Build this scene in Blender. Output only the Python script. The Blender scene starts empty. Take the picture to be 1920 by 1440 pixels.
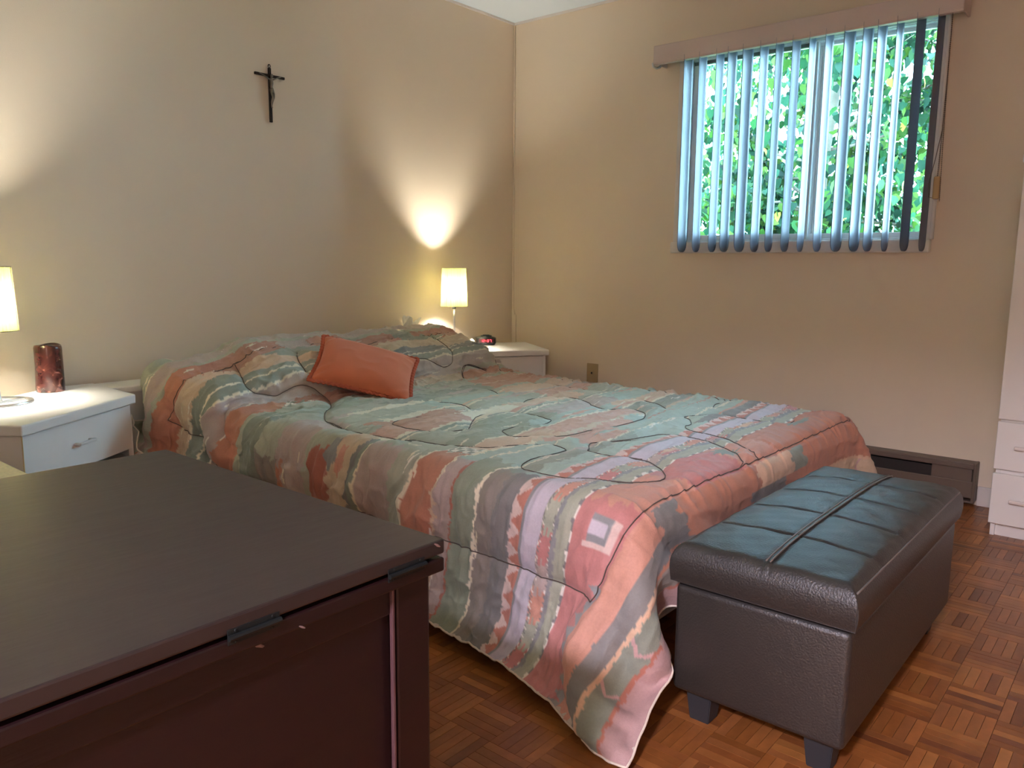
import bpy, bmesh, math, random
import numpy as np
from mathutils import Vector, Matrix

sc = bpy.context.scene
COL = sc.collection
R = math.radians

# ------------------------------------------------------------------ camera
CAM_F, CAM_AZ, CAM_TH, CAM_RO = 1475.94, R(40.0607), R(8.6222), R(0.531)
CAM_P = np.array([-3.817, -3.217, 1.010])
_F = np.array([math.cos(CAM_AZ), math.sin(CAM_AZ), 0.]); _Rr = np.array([math.sin(CAM_AZ), -math.cos(CAM_AZ), 0.]); _Z = np.array([0, 0, 1.])
CAM_FW = math.cos(CAM_TH)*_F - math.sin(CAM_TH)*_Z
_up = math.sin(CAM_TH)*_F + math.cos(CAM_TH)*_Z
CAM_R = math.cos(CAM_RO)*_Rr + math.sin(CAM_RO)*_up
CAM_U = -math.sin(CAM_RO)*_Rr + math.cos(CAM_RO)*_up
cd = bpy.data.cameras.new('camera'); cam = bpy.data.objects.new('camera', cd); COL.objects.link(cam)
cd.sensor_fit = 'HORIZONTAL'; cd.sensor_width = 36.0; cd.lens = CAM_F/1920*36.0; cd.clip_start = 0.02
cam.matrix_world = Matrix(((CAM_R[0], CAM_U[0], -CAM_FW[0], CAM_P[0]), (CAM_R[1], CAM_U[1], -CAM_FW[1], CAM_P[1]), (CAM_R[2], CAM_U[2], -CAM_FW[2], CAM_P[2]), (0, 0, 0, 1)))
sc.camera = cam

# ------------------------------------------------------------------ light
EXPOSURE = 2.05
SKY_STRENGTH, SKY_COLOR = 14.5, (0.47, 0.72, 1.0)
SUN_STRENGTH, SUN_COLOR = 0.8, (1.0, 0.95, 0.85)
LAMP_STRENGTH, LAMP_COLOR = 410.0, (1.0, 0.94, 0.81)
HALL_POWER, HALL_COLOR = 56.0, (0.88, 0.82, 1.0)
sc.view_settings.view_transform = 'Standard'
sc.view_settings.look = 'None'
sc.view_settings.gamma = 1.0
sc.view_settings.use_curve_mapping = False
sc.view_settings.exposure = EXPOSURE
sc.cycles.max_bounces = 10; sc.cycles.diffuse_bounces = 6; sc.cycles.transparent_max_bounces = 16
sc.cycles.sample_clamp_indirect = 6.0
sc.cycles.use_denoising = True
w = bpy.data.worlds.new('sky'); sc.world = w; w.use_nodes = True
w.node_tree.nodes['Background'].inputs[0].default_value = (*SKY_COLOR, 1)
w.node_tree.nodes['Background'].inputs[1].default_value = SKY_STRENGTH
sl = bpy.data.lights.new('sun', 'SUN'); sun = bpy.data.objects.new('sun', sl); COL.objects.link(sun)
sl.energy = SUN_STRENGTH; sl.color = SUN_COLOR; sl.angle = R(0.6)
sun.rotation_euler = Vector((0.25, 0.60, -0.80)).to_track_quat('-Z', 'Y').to_euler()
pl = bpy.data.lights.new('window_portal', 'AREA'); po = bpy.data.objects.new('window_portal', pl); COL.objects.link(po)
pl.shape = 'RECTANGLE'; pl.size = 1.16; pl.size_y = 0.96; pl.cycles.is_portal = True
po.location = (0.11, -1.755, 1.62); po.rotation_euler = Vector((-1, 0, 0)).to_track_quat('-Z', 'Y').to_euler()
hl = bpy.data.lights.new('hall_light', 'AREA'); ho = bpy.data.objects.new('hall_light', hl); COL.objects.link(ho)
hl.shape = 'DISK'; hl.size = 0.30; hl.energy = HALL_POWER; hl.color = HALL_COLOR
ho.location = (-5.45, -3.35, 2.30); ho.rotation_euler = (0, 0, 0)

# ------------------------------------------------------------------ helpers
def srgb(r, g, b):
    def f(c):
        c /= 255.0
        return c/12.92 if c <= 0.04045 else ((c+0.055)/1.055)**2.4
    return (f(r), f(g), f(b))

def mat(name, col, rough=0.5, metal=0.0, var=0.0, scale=8.0, stretch=(1, 1, 1), bump=0.0, bscale=60.0, bstretch=(1, 1, 1), spec=0.5, emit=None, estr=0.0, attr=None, coat=0.0, detail=4.0, transl=0.0, sheen=0.0):
    m = bpy.data.materials.new(name); m.use_nodes = True
    nt = m.node_tree; N = nt.nodes; L = nt.links; b = N['Principled BSDF']
    b.inputs['Roughness'].default_value = rough; b.inputs['Metallic'].default_value = metal
    b.inputs['Specular IOR Level'].default_value = spec
    b.inputs['Coat Weight'].default_value = coat
    b.inputs['Sheen Weight'].default_value = sheen
    c = (*col, 1.0)
    b.inputs['Base Color'].default_value = c
    tc = N.new('ShaderNodeTexCoord')
    src = None
    if attr:
        at = N.new('ShaderNodeAttribute'); at.attribute_name = attr; src = at.outputs['Color']
    if var > 0:
        mp = N.new('ShaderNodeMapping'); mp.inputs['Scale'].default_value = stretch; L.new(tc.outputs['Object'], mp.inputs[0])
        n = N.new('ShaderNodeTexNoise'); n.inputs['Scale'].default_value = scale; n.inputs['Detail'].default_value = detail; L.new(mp.outputs[0], n.inputs['Vector'])
        mr = N.new('ShaderNodeMapRange'); mr.inputs[1].default_value = 0.25; mr.inputs[2].default_value = 0.75
        mr.inputs[3].default_value = 1-var; mr.inputs[4].default_value = 1+var; L.new(n.outputs['Fac'], mr.inputs[0])
        mx = N.new('ShaderNodeMix'); mx.data_type = 'RGBA'; mx.blend_type = 'MULTIPLY'; mx.inputs[0].default_value = 1.0
        if src: L.new(src, mx.inputs[6])
        else: mx.inputs[6].default_value = c
        L.new(mr.outputs[0], mx.inputs[7]); src = mx.outputs[2]
    if src: L.new(src, b.inputs['Base Color'])
    if bump > 0:
        mp2 = N.new('ShaderNodeMapping'); mp2.inputs['Scale'].default_value = bstretch; L.new(tc.outputs['Object'], mp2.inputs[0])
        n2 = N.new('ShaderNodeTexNoise'); n2.inputs['Scale'].default_value = bscale; n2.inputs['Detail'].default_value = 4; L.new(mp2.outputs[0], n2.inputs['Vector'])
        bp = N.new('ShaderNodeBump'); bp.inputs['Strength'].default_value = bump; bp.inputs['Distance'].default_value = 0.01; L.new(n2.outputs['Fac'], bp.inputs['Height'])
        L.new(bp.outputs[0], b.inputs['Normal'])
    if emit:
        b.inputs['Emission Color'].default_value = (*emit, 1); b.inputs['Emission Strength'].default_value = estr
    if transl > 0:
        tr = N.new('ShaderNodeBsdfTranslucent'); ms = N.new('ShaderNodeMixShader'); ms.inputs[0].default_value = transl
        tr.inputs[0].default_value = c
        if src: L.new(src, tr.inputs[0])
        L.new(b.outputs[0], ms.inputs[1]); L.new(tr.outputs[0], ms.inputs[2]); L.new(ms.outputs[0], N['Material Output'].inputs[0])
    return m

def link_mesh(name, me, m=None, parent=None, smooth=False):
    o = bpy.data.objects.new(name, me); COL.objects.link(o)
    if m: me.materials.append(m)
    me.polygons.foreach_set('use_smooth', np.full(len(me.polygons), smooth, bool))
    if parent: o.parent = parent
    return o

def from_bm(name, bm, m=None, parent=None, smooth=False):
    bmesh.ops.recalc_face_normals(bm, faces=bm.faces[:])
    me = bpy.data.meshes.new(name); bm.to_mesh(me); bm.free()
    return link_mesh(name, me, m, parent, smooth)

def tag(o, label=None, cat=None, group=None, kind=None):
    if label: o['label'] = label
    if cat: o['category'] = cat
    if group: o['group'] = group
    if kind: o['kind'] = kind
    return o

def empty(name, loc, rz=0.0, label=None, cat=None, group=None, kind=None):
    o = bpy.data.objects.new(name, None); COL.objects.link(o); o.location = loc; o.rotation_euler = (0, 0, rz)
    o.empty_display_size = 0.05
    return tag(o, label, cat, group, kind)

def box_bm(bm, lo, hi, bev=0.0, seg=2):
    c = [(a+b)/2 for a, b in zip(lo, hi)]; s = [abs(b-a) for a, b in zip(lo, hi)]
    r = bmesh.ops.create_cube(bm, size=1.0, matrix=Matrix.Translation(c) @ Matrix.Diagonal((*s, 1)))
    if bev > 0:
        es = list({e for v in r['verts'] for e in v.link_edges})
        bmesh.ops.bevel(bm, geom=es, offset=min(bev, min(s)*0.49), segments=seg, profile=0.5, affect='EDGES')
    return bm

def box(name, lo, hi, m, parent=None, bev=0.0, seg=2, kind=None):
    bm = bmesh.new(); box_bm(bm, lo, hi, bev, seg)
    o = from_bm(name, bm, m, parent)
    if kind: o['kind'] = kind
    return o

def prism_bm(bm, pts, z0, z1, bev=0.0, seg=2):
    vs = [bm.verts.new((x, y, z0)) for x, y in pts]; f = bm.faces.new(vs)
    g = bmesh.ops.extrude_face_region(bm, geom=[f])
    nv = [v for v in g['geom'] if isinstance(v, bmesh.types.BMVert)]
    for v in nv: v.co.z = z1
    if bev > 0:
        es = list({e for v in vs+nv for e in v.link_edges})
        bmesh.ops.bevel(bm, geom=es, offset=bev, segments=seg, profile=0.5, affect='EDGES')
    return bm

def lathe_bm(bm, prof, n=32, c=(0, 0), closed=False):
    rings = []
    for r, z in prof:
        rings.append([bm.verts.new((c[0]+r*math.cos(2*math.pi*k/n), c[1]+r*math.sin(2*math.pi*k/n), z)) for k in range(n)])
    for a, b in zip(rings, rings[1:]+([rings[0]] if closed else [])):
        for k in range(n):
            bm.faces.new((a[k], a[(k+1) % n], b[(k+1) % n], b[k]))
    if not closed:
        for rg in (rings[0], rings[-1]):
            bm.faces.new(rg)
    return bm

def tube_bm(bm, pts, r, n=8, closed=False, cap=True):
    P = [Vector(p) for p in pts]; rings = []
    rr = r if hasattr(r, '__len__') else [r]*len(P)
    prev = None
    for i, p in enumerate(P):
        if closed: t = P[(i+1) % len(P)]-P[i-1]
        else: t = P[min(i+1, len(P)-1)]-P[max(i-1, 0)]
        if t.length < 1e-9: t = Vector((0, 0, 1))
        t.normalize()
        if prev is None:
            a = t.orthogonal().normalized()
        else:
            a = (prev-t*prev.dot(t))
            a = a.normalized() if a.length > 1e-6 else t.orthogonal().normalized()
        prev = a; b = t.cross(a)
        rings.append([bm.verts.new(p+(a*math.cos(2*math.pi*k/n)+b*math.sin(2*math.pi*k/n))*rr[i]) for k in range(n)])
    prs = list(zip(rings, rings[1:]))+([(rings[-1], rings[0])] if closed else [])
    for A, B in prs:
        for k in range(n):
            bm.faces.new((A[k], A[(k+1) % n], B[(k+1) % n], B[k]))
    if cap and not closed:
        bm.faces.new(rings[0]); bm.faces.new(rings[-1])
    return bm

def tube(name, pts, r, m, parent=None, n=8, closed=False):
    bm = bmesh.new(); tube_bm(bm, pts, r, n, closed); return from_bm(name, bm, m, parent, smooth=True)

def grid_mesh(name, P, m=None, parent=None, smooth=True, attr=None, wrap=False):
    na, nb = P.shape[:2]
    me = bpy.data.meshes.new(name)
    idx = np.arange(na*nb).reshape(na, nb)
    q = np.stack([idx[:-1, :-1], idx[1:, :-1], idx[1:, 1:], idx[:-1, 1:]], -1).reshape(-1, 4)
    me.vertices.add(na*nb); me.vertices.foreach_set('co', P.reshape(-1).astype(np.float32))
    me.loops.add(len(q)*4); me.loops.foreach_set('vertex_index', q.reshape(-1).astype(np.int32))
    me.polygons.add(len(q)); me.polygons.foreach_set('loop_start', np.arange(0, len(q)*4, 4, dtype=np.int32)); me.polygons.foreach_set('loop_total', np.full(len(q), 4, np.int32))
    me.update(calc_edges=True)
    if attr is not None:
        ca = me.color_attributes.new('tint', 'FLOAT_COLOR', 'POINT')
        c4 = np.ones((na*nb, 4), np.float32); c4[:, :3] = attr.reshape(-1, 3); ca.data.foreach_set('color', c4.reshape(-1))
    return link_mesh(name, me, m, parent, smooth)

def raw_mesh(name, V, Fq, m=None, parent=None, smooth=False, tint=None):
    V = np.asarray(V, np.float32); Fq = np.asarray(Fq, np.int32); k = Fq.shape[1]
    me = bpy.data.meshes.new(name)
    me.vertices.add(len(V)); me.vertices.foreach_set('co', V.reshape(-1))
    me.loops.add(Fq.size); me.loops.foreach_set('vertex_index', Fq.reshape(-1))
    me.polygons.add(len(Fq)); me.polygons.foreach_set('loop_start', np.arange(0, Fq.size, k, dtype=np.int32)); me.polygons.foreach_set('loop_total', np.full(len(Fq), k, np.int32))
    me.update(calc_edges=True)
    if tint is not None:
        ca = me.color_attributes.new('tint', 'FLOAT_COLOR', 'POINT')
        c4 = np.ones((len(V), 4), np.float32); c4[:, :3] = tint; ca.data.foreach_set('color', c4.reshape(-1))
    return link_mesh(name, me, m, parent, smooth)

def copy_tree(o, parent=None):
    c = o.copy(); COL.objects.link(c)
    if parent: c.parent = parent
    for ch in list(o.children): copy_tree(ch, c)
    return c

# ------------------------------------------------------------------ materials
M = {}
M['wall'] = mat('wall_paint', srgb(226, 211, 190), 0.62, var=0.02, scale=3, bump=0.06, bscale=260, spec=0.35)
M['ceiling'] = mat('ceiling_paint', srgb(222, 234, 244), 0.8, bump=0.12, bscale=200)
M['white_lam'] = mat('white_melamine', srgb(234, 232, 228), 0.38, var=0.02, scale=5, bump=0.03, bscale=180)
M['cream_edge'] = mat('cream_edge_band', srgb(212, 196, 150), 0.5, var=0.03)
M['white_trim'] = mat('white_painted_trim', srgb(222, 216, 210), 0.45, var=0.02)
M['vinyl'] = mat('white_vinyl', srgb(225, 230, 232), 0.35, var=0.01)
M['grey_frame'] = mat('grey_aluminium', srgb(120, 122, 122), 0.45, 0.3)
M['valance'] = mat('valance_vinyl', srgb(208, 190, 184), 0.5, var=0.02)
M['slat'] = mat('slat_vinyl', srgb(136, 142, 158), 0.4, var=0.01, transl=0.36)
M['chain'] = mat('bead_chain', srgb(92, 78, 66), 0.5)
M['tan'] = mat('tan_plastic', srgb(176, 146, 104), 0.5)
M['chrome'] = mat('brushed_chrome', (0.72, 0.72, 0.72), 0.28, 1.0, var=0.03, scale=40, stretch=(1, 1, 0.1))
M['black'] = mat('black_plastic', srgb(30, 30, 32), 0.35)
M['dark_metal'] = mat('dark_bronze', srgb(50, 38, 30), 0.42, 0.6, var=0.1, scale=40)
M['corpus'] = mat('silvered_bronze', srgb(130, 120, 108), 0.32, 0.8, var=0.15, scale=60)
M['outlet'] = mat('ivory_plate', srgb(172, 150, 112), 0.4)
M['heater'] = mat('heater_enamel', srgb(108, 92, 80), 0.45, var=0.02)
M['heater_dark'] = mat('heater_fins', srgb(40, 34, 30), 0.6)
M['leather'] = mat('grey_leather', srgb(46, 42, 39), 0.42, var=0.05, scale=14, bump=0.20, bscale=240, spec=0.9)
M['ott_leg'] = mat('black_stained_leg', srgb(48, 50, 54), 0.5)
M['welt'] = mat('leather_piping', srgb(116, 108, 102), 0.38, bump=0.1, bscale=300)
M['wood'] = mat('mahogany_stain', srgb(23, 4, 6), 0.42, var=0.22, scale=6, stretch=(0.6, 6, 6), bump=0.04, bscale=40, bstretch=(0.5, 8, 8))
M['wood_top'] = mat('mahogany_worn_top', srgb(42, 32, 30), 0.38, var=0.06, scale=4, stretch=(0.8, 3, 3), bump=0.05, bscale=14, bstretch=(1, 3, 3))
M['hinge'] = mat('dark_hinge', srgb(30, 34, 34), 0.5, 0.5)
M['cream'] = mat('cream_speckled_laminate', srgb(226, 212, 170), 0.5, var=0.16, scale=120, detail=2)
def candle_mat():
    m = mat('burgundy_marbled_wax', srgb(112, 40, 38), 0.16, coat=0.4); nt = m.node_tree; N = nt.nodes; L = nt.links; b = N['Principled BSDF']
    tc = N.new('ShaderNodeTexCoord'); n = N.new('ShaderNodeTexNoise'); n.inputs['Scale'].default_value = 22; n.inputs['Detail'].default_value = 6; n.inputs['Distortion'].default_value = 1.6; L.new(tc.outputs['Object'], n.inputs['Vector'])
    sx = N.new('ShaderNodeSeparateXYZ'); L.new(tc.outputs['Object'], sx.inputs[0])
    ma = N.new('ShaderNodeMath'); ma.operation = 'MULTIPLY_ADD'; L.new(sx.outputs['Z'], ma.inputs[0]); ma.inputs[1].default_value = -1.1; L.new(n.outputs['Fac'], ma.inputs[2])
    cr = N.new('ShaderNodeValToRGB'); e = cr.color_ramp.elements; e[0].position = .38; e[0].color = (*srgb(58, 26, 25), 1); e[1].position = .62; e[1].color = (*srgb(168, 116, 106), 1)
    x = e.new(.52); x.color = (*srgb(84, 46, 41), 1); L.new(ma.outputs[0], cr.inputs[0]); L.new(cr.outputs[0], b.inputs['Base Color']); return m
M['candle'] = candle_mat()
M['tissue'] = mat('tissue_paper', srgb(240, 240, 238), 0.8, transl=0.4)
M['tissue_box'] = mat('tissue_box_card', srgb(150, 170, 190), 0.6, var=0.05)
M['cushion'] = mat('terracotta_velour', srgb(206, 116, 82), 0.85, var=0.06, scale=10, bump=0.15, bscale=300, spec=0.2, sheen=0.25)
M['cushion_trim'] = mat('terracotta_ruffle', srgb(186, 96, 70), 0.85, var=0.1, scale=90, bump=0.3, bscale=200, spec=0.2)
M['mattress'] = mat('mattress_ticking', srgb(215, 210, 200), 0.8, var=0.03)
M['lining'] = mat('quilt_lining', srgb(208, 196, 184), 0.8, var=0.02)
M['piping'] = mat('quilt_piping', srgb(226, 212, 196), 0.7, bump=0.2, bscale=200)
M['thread'] = mat('quilting_thread', srgb(98, 86, 79), 0.8)
M['quilt'] = mat('printed_cotton', (0.5, 0.5, 0.5), 0.62, attr='tint', var=0.05, scale=180, detail=2, bump=0.15, bscale=420, spec=0.35, sheen=0.12)
M['slat_wood'] = mat('parquet_oak', (0.5, 0.5, 0.5), 0.33, attr='tint', var=0.18, scale=30, stretch=(1, 1, 1), spec=0.45, bump=0.02, bscale=60)
M['subfloor'] = mat('dark_subfloor', srgb(52, 30, 16), 0.7)
M['leaf'] = mat('leaf_green', (0.1, 0.3, 0.1), 0.5, attr='tint', var=0.1, scale=20, transl=0.4, spec=0.12)
M['bark'] = mat('grey_bark', srgb(92, 84, 74), 0.9, var=0.25, scale=12, bump=0.5, bscale=40)
M['grass'] = mat('garden_grass', srgb(120, 150, 80), 0.9, var=0.2, scale=3)
M['led'] = mat('red_led', (0.8, 0.02, 0.02), 0.4, emit=(1.0, 0.03, 0.05), estr=2.2)
M['lens'] = mat('dark_red_lens', (0.05, 0.005, 0.005), 0.2)

def glass_mat():
    m = bpy.data.materials.new('window_glass'); m.use_nodes = True; nt = m.node_tree; N = nt.nodes; L = nt.links
    N.remove(N['Principled BSDF'])
    t = N.new('ShaderNodeBsdfTransparent'); t.inputs[0].default_value = (0.90, 0.97, 0.95, 1)
    g = N.new('ShaderNodeBsdfGlossy'); g.inputs['Roughness'].default_value = 0.02
    f = N.new('ShaderNodeFresnel'); f.inputs[0].default_value = 1.45
    mx = N.new('ShaderNodeMixShader'); L.new(f.outputs[0], mx.inputs[0]); L.new(t.outputs[0], mx.inputs[1]); L.new(g.outputs[0], mx.inputs[2]); L.new(mx.outputs[0], N['Material Output'].inputs[0])
    return m
M['glass'] = glass_mat()

def shade_mat():
    m = bpy.data.materials.new('pleated_shade_fabric'); m.use_nodes = True; nt = m.node_tree; N = nt.nodes; L = nt.links
    b = N['Principled BSDF']; b.inputs['Base Color'].default_value = (*srgb(238, 228, 178), 1); b.inputs['Roughness'].default_value = 0.8
    n = N.new('ShaderNodeTexNoise'); n.inputs['Scale'].default_value = 90
    tc = N.new('ShaderNodeTexCoord'); mp = N.new('ShaderNodeMapping'); mp.inputs['Scale'].default_value = (1, 1, 0.03); L.new(tc.outputs['Object'], mp.inputs[0]); L.new(mp.outputs[0], n.inputs['Vector'])
    rp = N.new('ShaderNodeMix'); rp.data_type = 'RGBA'; L.new(n.outputs['Fac'], rp.inputs[0]); rp.inputs[6].default_value = (0.030, 0.027, 0.007, 1); rp.inputs[7].default_value = (0.075, 0.070, 0.022, 1)
    t = N.new('ShaderNodeBsdfTranslucent'); L.new(rp.outputs[2], t.inputs[0])
    mx = N.new('ShaderNodeMixShader'); mx.inputs[0].default_value = 0.70
    L.new(b.outputs[0], mx.inputs[1]); L.new(t.outputs[0], mx.inputs[2])
    rf = N.new('ShaderNodeBsdfRefraction'); rf.inputs['Roughness'].default_value = 0.62; rf.inputs['IOR'].default_value = 1.03; rf.inputs[0].default_value = (1.0, 0.95, 0.74, 1)
    m2 = N.new('ShaderNodeMixShader'); m2.inputs[0].default_value = 0.025; L.new(mx.outputs[0], m2.inputs[1]); L.new(rf.outputs[0], m2.inputs[2])
    L.new(m2.outputs[0], N['Material Output'].inputs[0])
    return m
M['shade'] = shade_mat()
M['shade_wire'] = mat('shade_wire', srgb(120, 112, 84), 0.5)
M['bulb'] = mat('lit_bulb', (1, 1, 1), 0.4, emit=LAMP_COLOR, estr=LAMP_STRENGTH)

# ------------------------------------------------------------------ room shell
XL, YB, ZC = -4.60, -4.20, 2.44
WY0, WY1, WZ0, WZ1 = -2.345, -1.165, 1.125, 2.115      # window hole in the x = 0 wall
def shell(name, boxes, m):
    bm = bmesh.new()
    for lo, hi in boxes: box_bm(bm, lo, hi)
    o = from_bm(name, bm, m); o['kind'] = 'structure'; return o
shell('wall_head', [((XL-.1, 0, -.05), (.14, .12, ZC))], M['wall'])
wall_window = shell('wall_window', [((0, YB, -.05), (.14, WY0, ZC)), ((0, WY1, -.05), (.14, 0, ZC)), ((0, WY0, -.05), (.14, WY1, WZ0)), ((0, WY0, WZ1), (.14, WY1, ZC))], M['wall'])
shell('wall_back', [((-6.3, YB-.1, -.05), (.14, YB, ZC))], M['wall'])
shell('wall_left', [((XL-.1, YB, -.05), (XL, -3.75, ZC)), ((XL-.1, -2.95, -.05), (XL, 0, ZC)), ((XL-.1, -3.75, 2.05), (XL, -2.95, ZC))], M['wall'])
shell('wall_hall', [((-6.4, YB, -.05), (-6.3, -2.2, ZC)), ((-6.3, -2.3, -.05), (XL-.1, -2.2, ZC))], M['wall'])
shell('ceiling', [((-6.45, YB-.15, ZC), (.62, .15, ZC+.12))], M['ceiling'])
floor = box('floor', (-6.4, YB-.1, -.06), (.14, .12, -.008), M['subfloor'], kind='structure')
for nm, lo, hi in (('trim_1', (XL, -.008, ZC-.014), (0, 0, ZC)), ('trim_2', (-.008, YB, ZC-.014), (0, -.008, ZC)),
                   ('trim_3', (-.008, -.040, 0), (0, -.018, .70)), ):
    box(nm, lo, hi, M['white_trim'] if nm != 'trim_3' else M['wall'], bev=.002, kind='structure')
tube('trim_4', [(-.006, -.029, .70), (-.008, -.027, .715), (-.008, -.02, .74), (-.006, -.016, 1.30), (-.005, -.012, ZC-.02)], .0028, M['wall'])['kind'] = 'structure'
box('baseboard_window', (-.014, -2.742, 0), (0, -2.640, .085), M['white_trim'], bev=.003, kind='structure')
box('baseboard_head', (XL, -.014, 0), (-.016, 0, .085), M['white_trim'], bev=.003, kind='structure')

# window: casing, sill, two sashes, header track
win = empty('window_1', (0, -1.755, WZ0)); win['kind'] = 'structure'
def wbox(name, lo, hi, m, bev=.003):
    o = box(name, lo, hi, m, bev=bev); o.parent = win; o.matrix_parent_inverse = Matrix.Translation((0, 1.755, -WZ0)); return o
wbox('casing', (-.016, WY1-.004, 1.135), (0, WY1+.036, 2.13), M['white_trim'])
wbox('casing', (-.016, WY0-.036, 1.135), (0, WY0+.004, 2.13), M['white_trim'])
wbox('casing_bead', (-.026, WY0-.036, 1.135), (-.012, WY0-.022, 2.13), M['white_trim'], .005)
wbox('casing', (-.016, WY0-.036, 2.108), (0, WY1+.036, 2.15), M['white_trim'])
wbox('sill', (-.034, -2.372, 1.078), (.10, -1.122, 1.136), M['white_trim'], .006)
wbox('jamb', (0, WY1-.016, WZ0), (.14, WY1, WZ1), M['vinyl'])
wbox('jamb', (0, WY0, WZ0), (.14, WY0+.016, WZ1), M['vinyl'])
for k in range(5):
    wbox('header_rib', (.022+.004*k, WY0+.016, 2.052+.012*k), (.10, WY1-.016, 2.060+.012*k), M['vinyl'], .001)
wbox('head_jamb', (.035, WY0, 2.048), (.14, WY1, WZ1), M['vinyl'])
wbox('track', (.03, WY0+.016, 1.128), (.12, WY1-.016, 1.146), M['vinyl'])
def sash(y0, y1, x, left_m, right_m, z1):
    t = .026
    wbox('sash_rail', (x-.012, y0, 1.146), (x+.012, y1, 1.146+t), M['vinyl'])
    wbox('sash_rail', (x-.012, y0, z1-.018), (x+.012, y1, z1), M['grey_frame'] if right_m != 'vinyl' else M['vinyl'])
    wbox('sash_stile', (x-.012, y1-.045, 1.146+t), (x+.012, y1, z1-.018), M[left_m])
    wbox('sash_stile', (x-.012, y0, 1.146+t), (x+.012, y0+.022, z1-.018), M[right_m])
    wbox('pane', (x-.003, y0+.022, 1.146+t), (x+.003, y1-.045, z1-.018), M['glass'], 0)
sash(-1.800, -1.182, .055, 'vinyl', 'grey_frame', 2.049)
sash(-2.328, -1.780, .085, 'vinyl', 'vinyl', 2.050)
wbox('meeting_stile', (.040, -1.818, 1.146), (.066, -1.804, 2.048), M['vinyl'])
wbox('meeting_stile', (.074, -1.838, 1.146), (.096, -1.826, 2.048), M['vinyl'])

# blind: valance with return, head rail, hanging slats, bead chain
bl = empty('vertical_blind', (0, -1.74, 2.03), label='white vertical blind hanging under a boxed valance in front of the window', cat='blind')
def bpart(o):
    o.parent = bl; o.matrix_parent_inverse = Matrix.Translation((0, 1.74, -2.03)); return o
VY0, VY1, VX = -2.445, -1.040, -.132
bm = bmesh.new(); box_bm(bm, (VX, VY0, 2.030), (VX+.012, VY1, 2.117), .004); va = bpart(from_bm('valance', bm, M['valance']))
bpart(box('valance_lip', (VX+.001, VY0, 2.026), (VX+.030, VY1, 2.032), M['valance'], bev=.002))
bpart(box('valance_return', (VX+.012, VY0, 2.030), (-.001, VY0+.010, 2.117), M['valance'], bev=.003))
bpart(box('valance_return', (VX+.012, VY1-.010, 2.030), (-.001, VY1, 2.117), M['valance'], bev=.003))
bpart(box('valance_top', (VX+.012, VY0+.010, 2.109), (-.001, VY1-.010, 2.117), M['valance'], bev=.002))
bpart(tube('end_bracket', [(VX+.004, VY1+.004, 2.036), (VX+.006, VY1+.002, 2.018), (VX+.025, VY1-.008, 2.012), (VX+.048, VY1-.014, 2.022), (VX+.05, VY1-.014, 2.034)], .006, M['chrome']))
bpart(box('head_rail', (-.106, VY0+.03, 2.048), (-.072, VY1-.03, 2.085), M['vinyl'], bev=.004))
slat_y = [-1.22, -1.299, -1.39, -1.453, -1.532, -1.612, -1.686, -1.764, -1.838, -1.912, -1.999, -2.076, -2.133, -2.204, -2.284, -2.36]
slat_yaw = [-3, 1, 0, -5, -10, -3, -1, -3, 1, -4, -14, -12, -9, -3, -9, -4]
# slats on the left are open a little further, so they show more of their face
def slat_obj(y, yaw, lean):
    W2, z0, z1, nz, nx = .0445, 1.082, 2.050, 24, 8
    P = []
    zs = [z0+.0, z0+.004, z0+.012, z0+.024, z0+.040]+list(np.linspace(z0+.07, z1, nz))
    for z in zs:
        d = z-z0
        wf = 1.0 if d >= .04 else (math.sqrt(max(0.0, 1-((.04-d)/.04)**2))*.75+.25)
        row = []
        for k in range(nx+1):
            u = -1+2*k/nx
            row.append((u*W2*wf, .0065*(1-u*u)+lean*(z1-z), z))
        P.append(row)
    P = np.array(P); th = R(yaw)
    Q = P.copy(); Q[..., 0] = P[..., 0]*math.cos(th)-P[..., 1]*math.sin(th); Q[..., 1] = P[..., 0]*math.sin(th)+P[..., 1]*math.cos(th)
    Q[..., 0] += -.090; Q[..., 1] += y
    Q2 = Q.copy(); Q2[..., 1] += .0011
    na, nb = Q.shape[:2]; n = na*nb; idx = np.arange(n).reshape(na, nb)
    f = np.stack([idx[:-1, :-1], idx[1:, :-1], idx[1:, 1:], idx[:-1, 1:]], -1).reshape(-1, 4)
    b = list(idx[0, :])+list(idx[1:, -1])+list(idx[-1, -2::-1])+list(idx[-2:0:-1, 0]); b = np.array(b); bn = np.roll(b, -1)
    side = np.stack([b, bn, bn+n, b+n], -1)
    return raw_mesh('slat', np.concatenate([Q.reshape(-1, 3), Q2.reshape(-1, 3)]), np.concatenate([f, f[:, ::-1]+n, side]), M['slat'], smooth=True)
rs = random.Random(4)
for y, a in zip(slat_y, slat_yaw):
    bpart(slat_obj(y, a, rs.uniform(-.004, .004)))
    bpart(box('slat_hook', (-.093, y-.004, 2.046), (-.087, y+.006, 2.062), M['vinyl']))
def bead_pts(p, q, sag=0, n=12):
    return [(p[0]+(q[0]-p[0])*t/n, p[1]+(q[1]-p[1])*t/n+sag*math.sin(math.pi*t/n), p[2]+(q[2]-p[2])*t/n) for t in range(n+1)]
def chain(pts, r=.0024):
    bm = bmesh.new(); tube_bm(bm, pts, .0011, 5)
    for a, b in zip(pts, pts[1:]):
        L_ = (Vector(b)-Vector(a)).length; n = max(1, int(L_/.0075))
        for i in range(n):
            p = Vector(a).lerp(Vector(b), i/n)
            bmesh.ops.create_icosphere(bm, subdivisions=1, radius=r, matrix=Matrix.Translation(p))
    return bm
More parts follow.
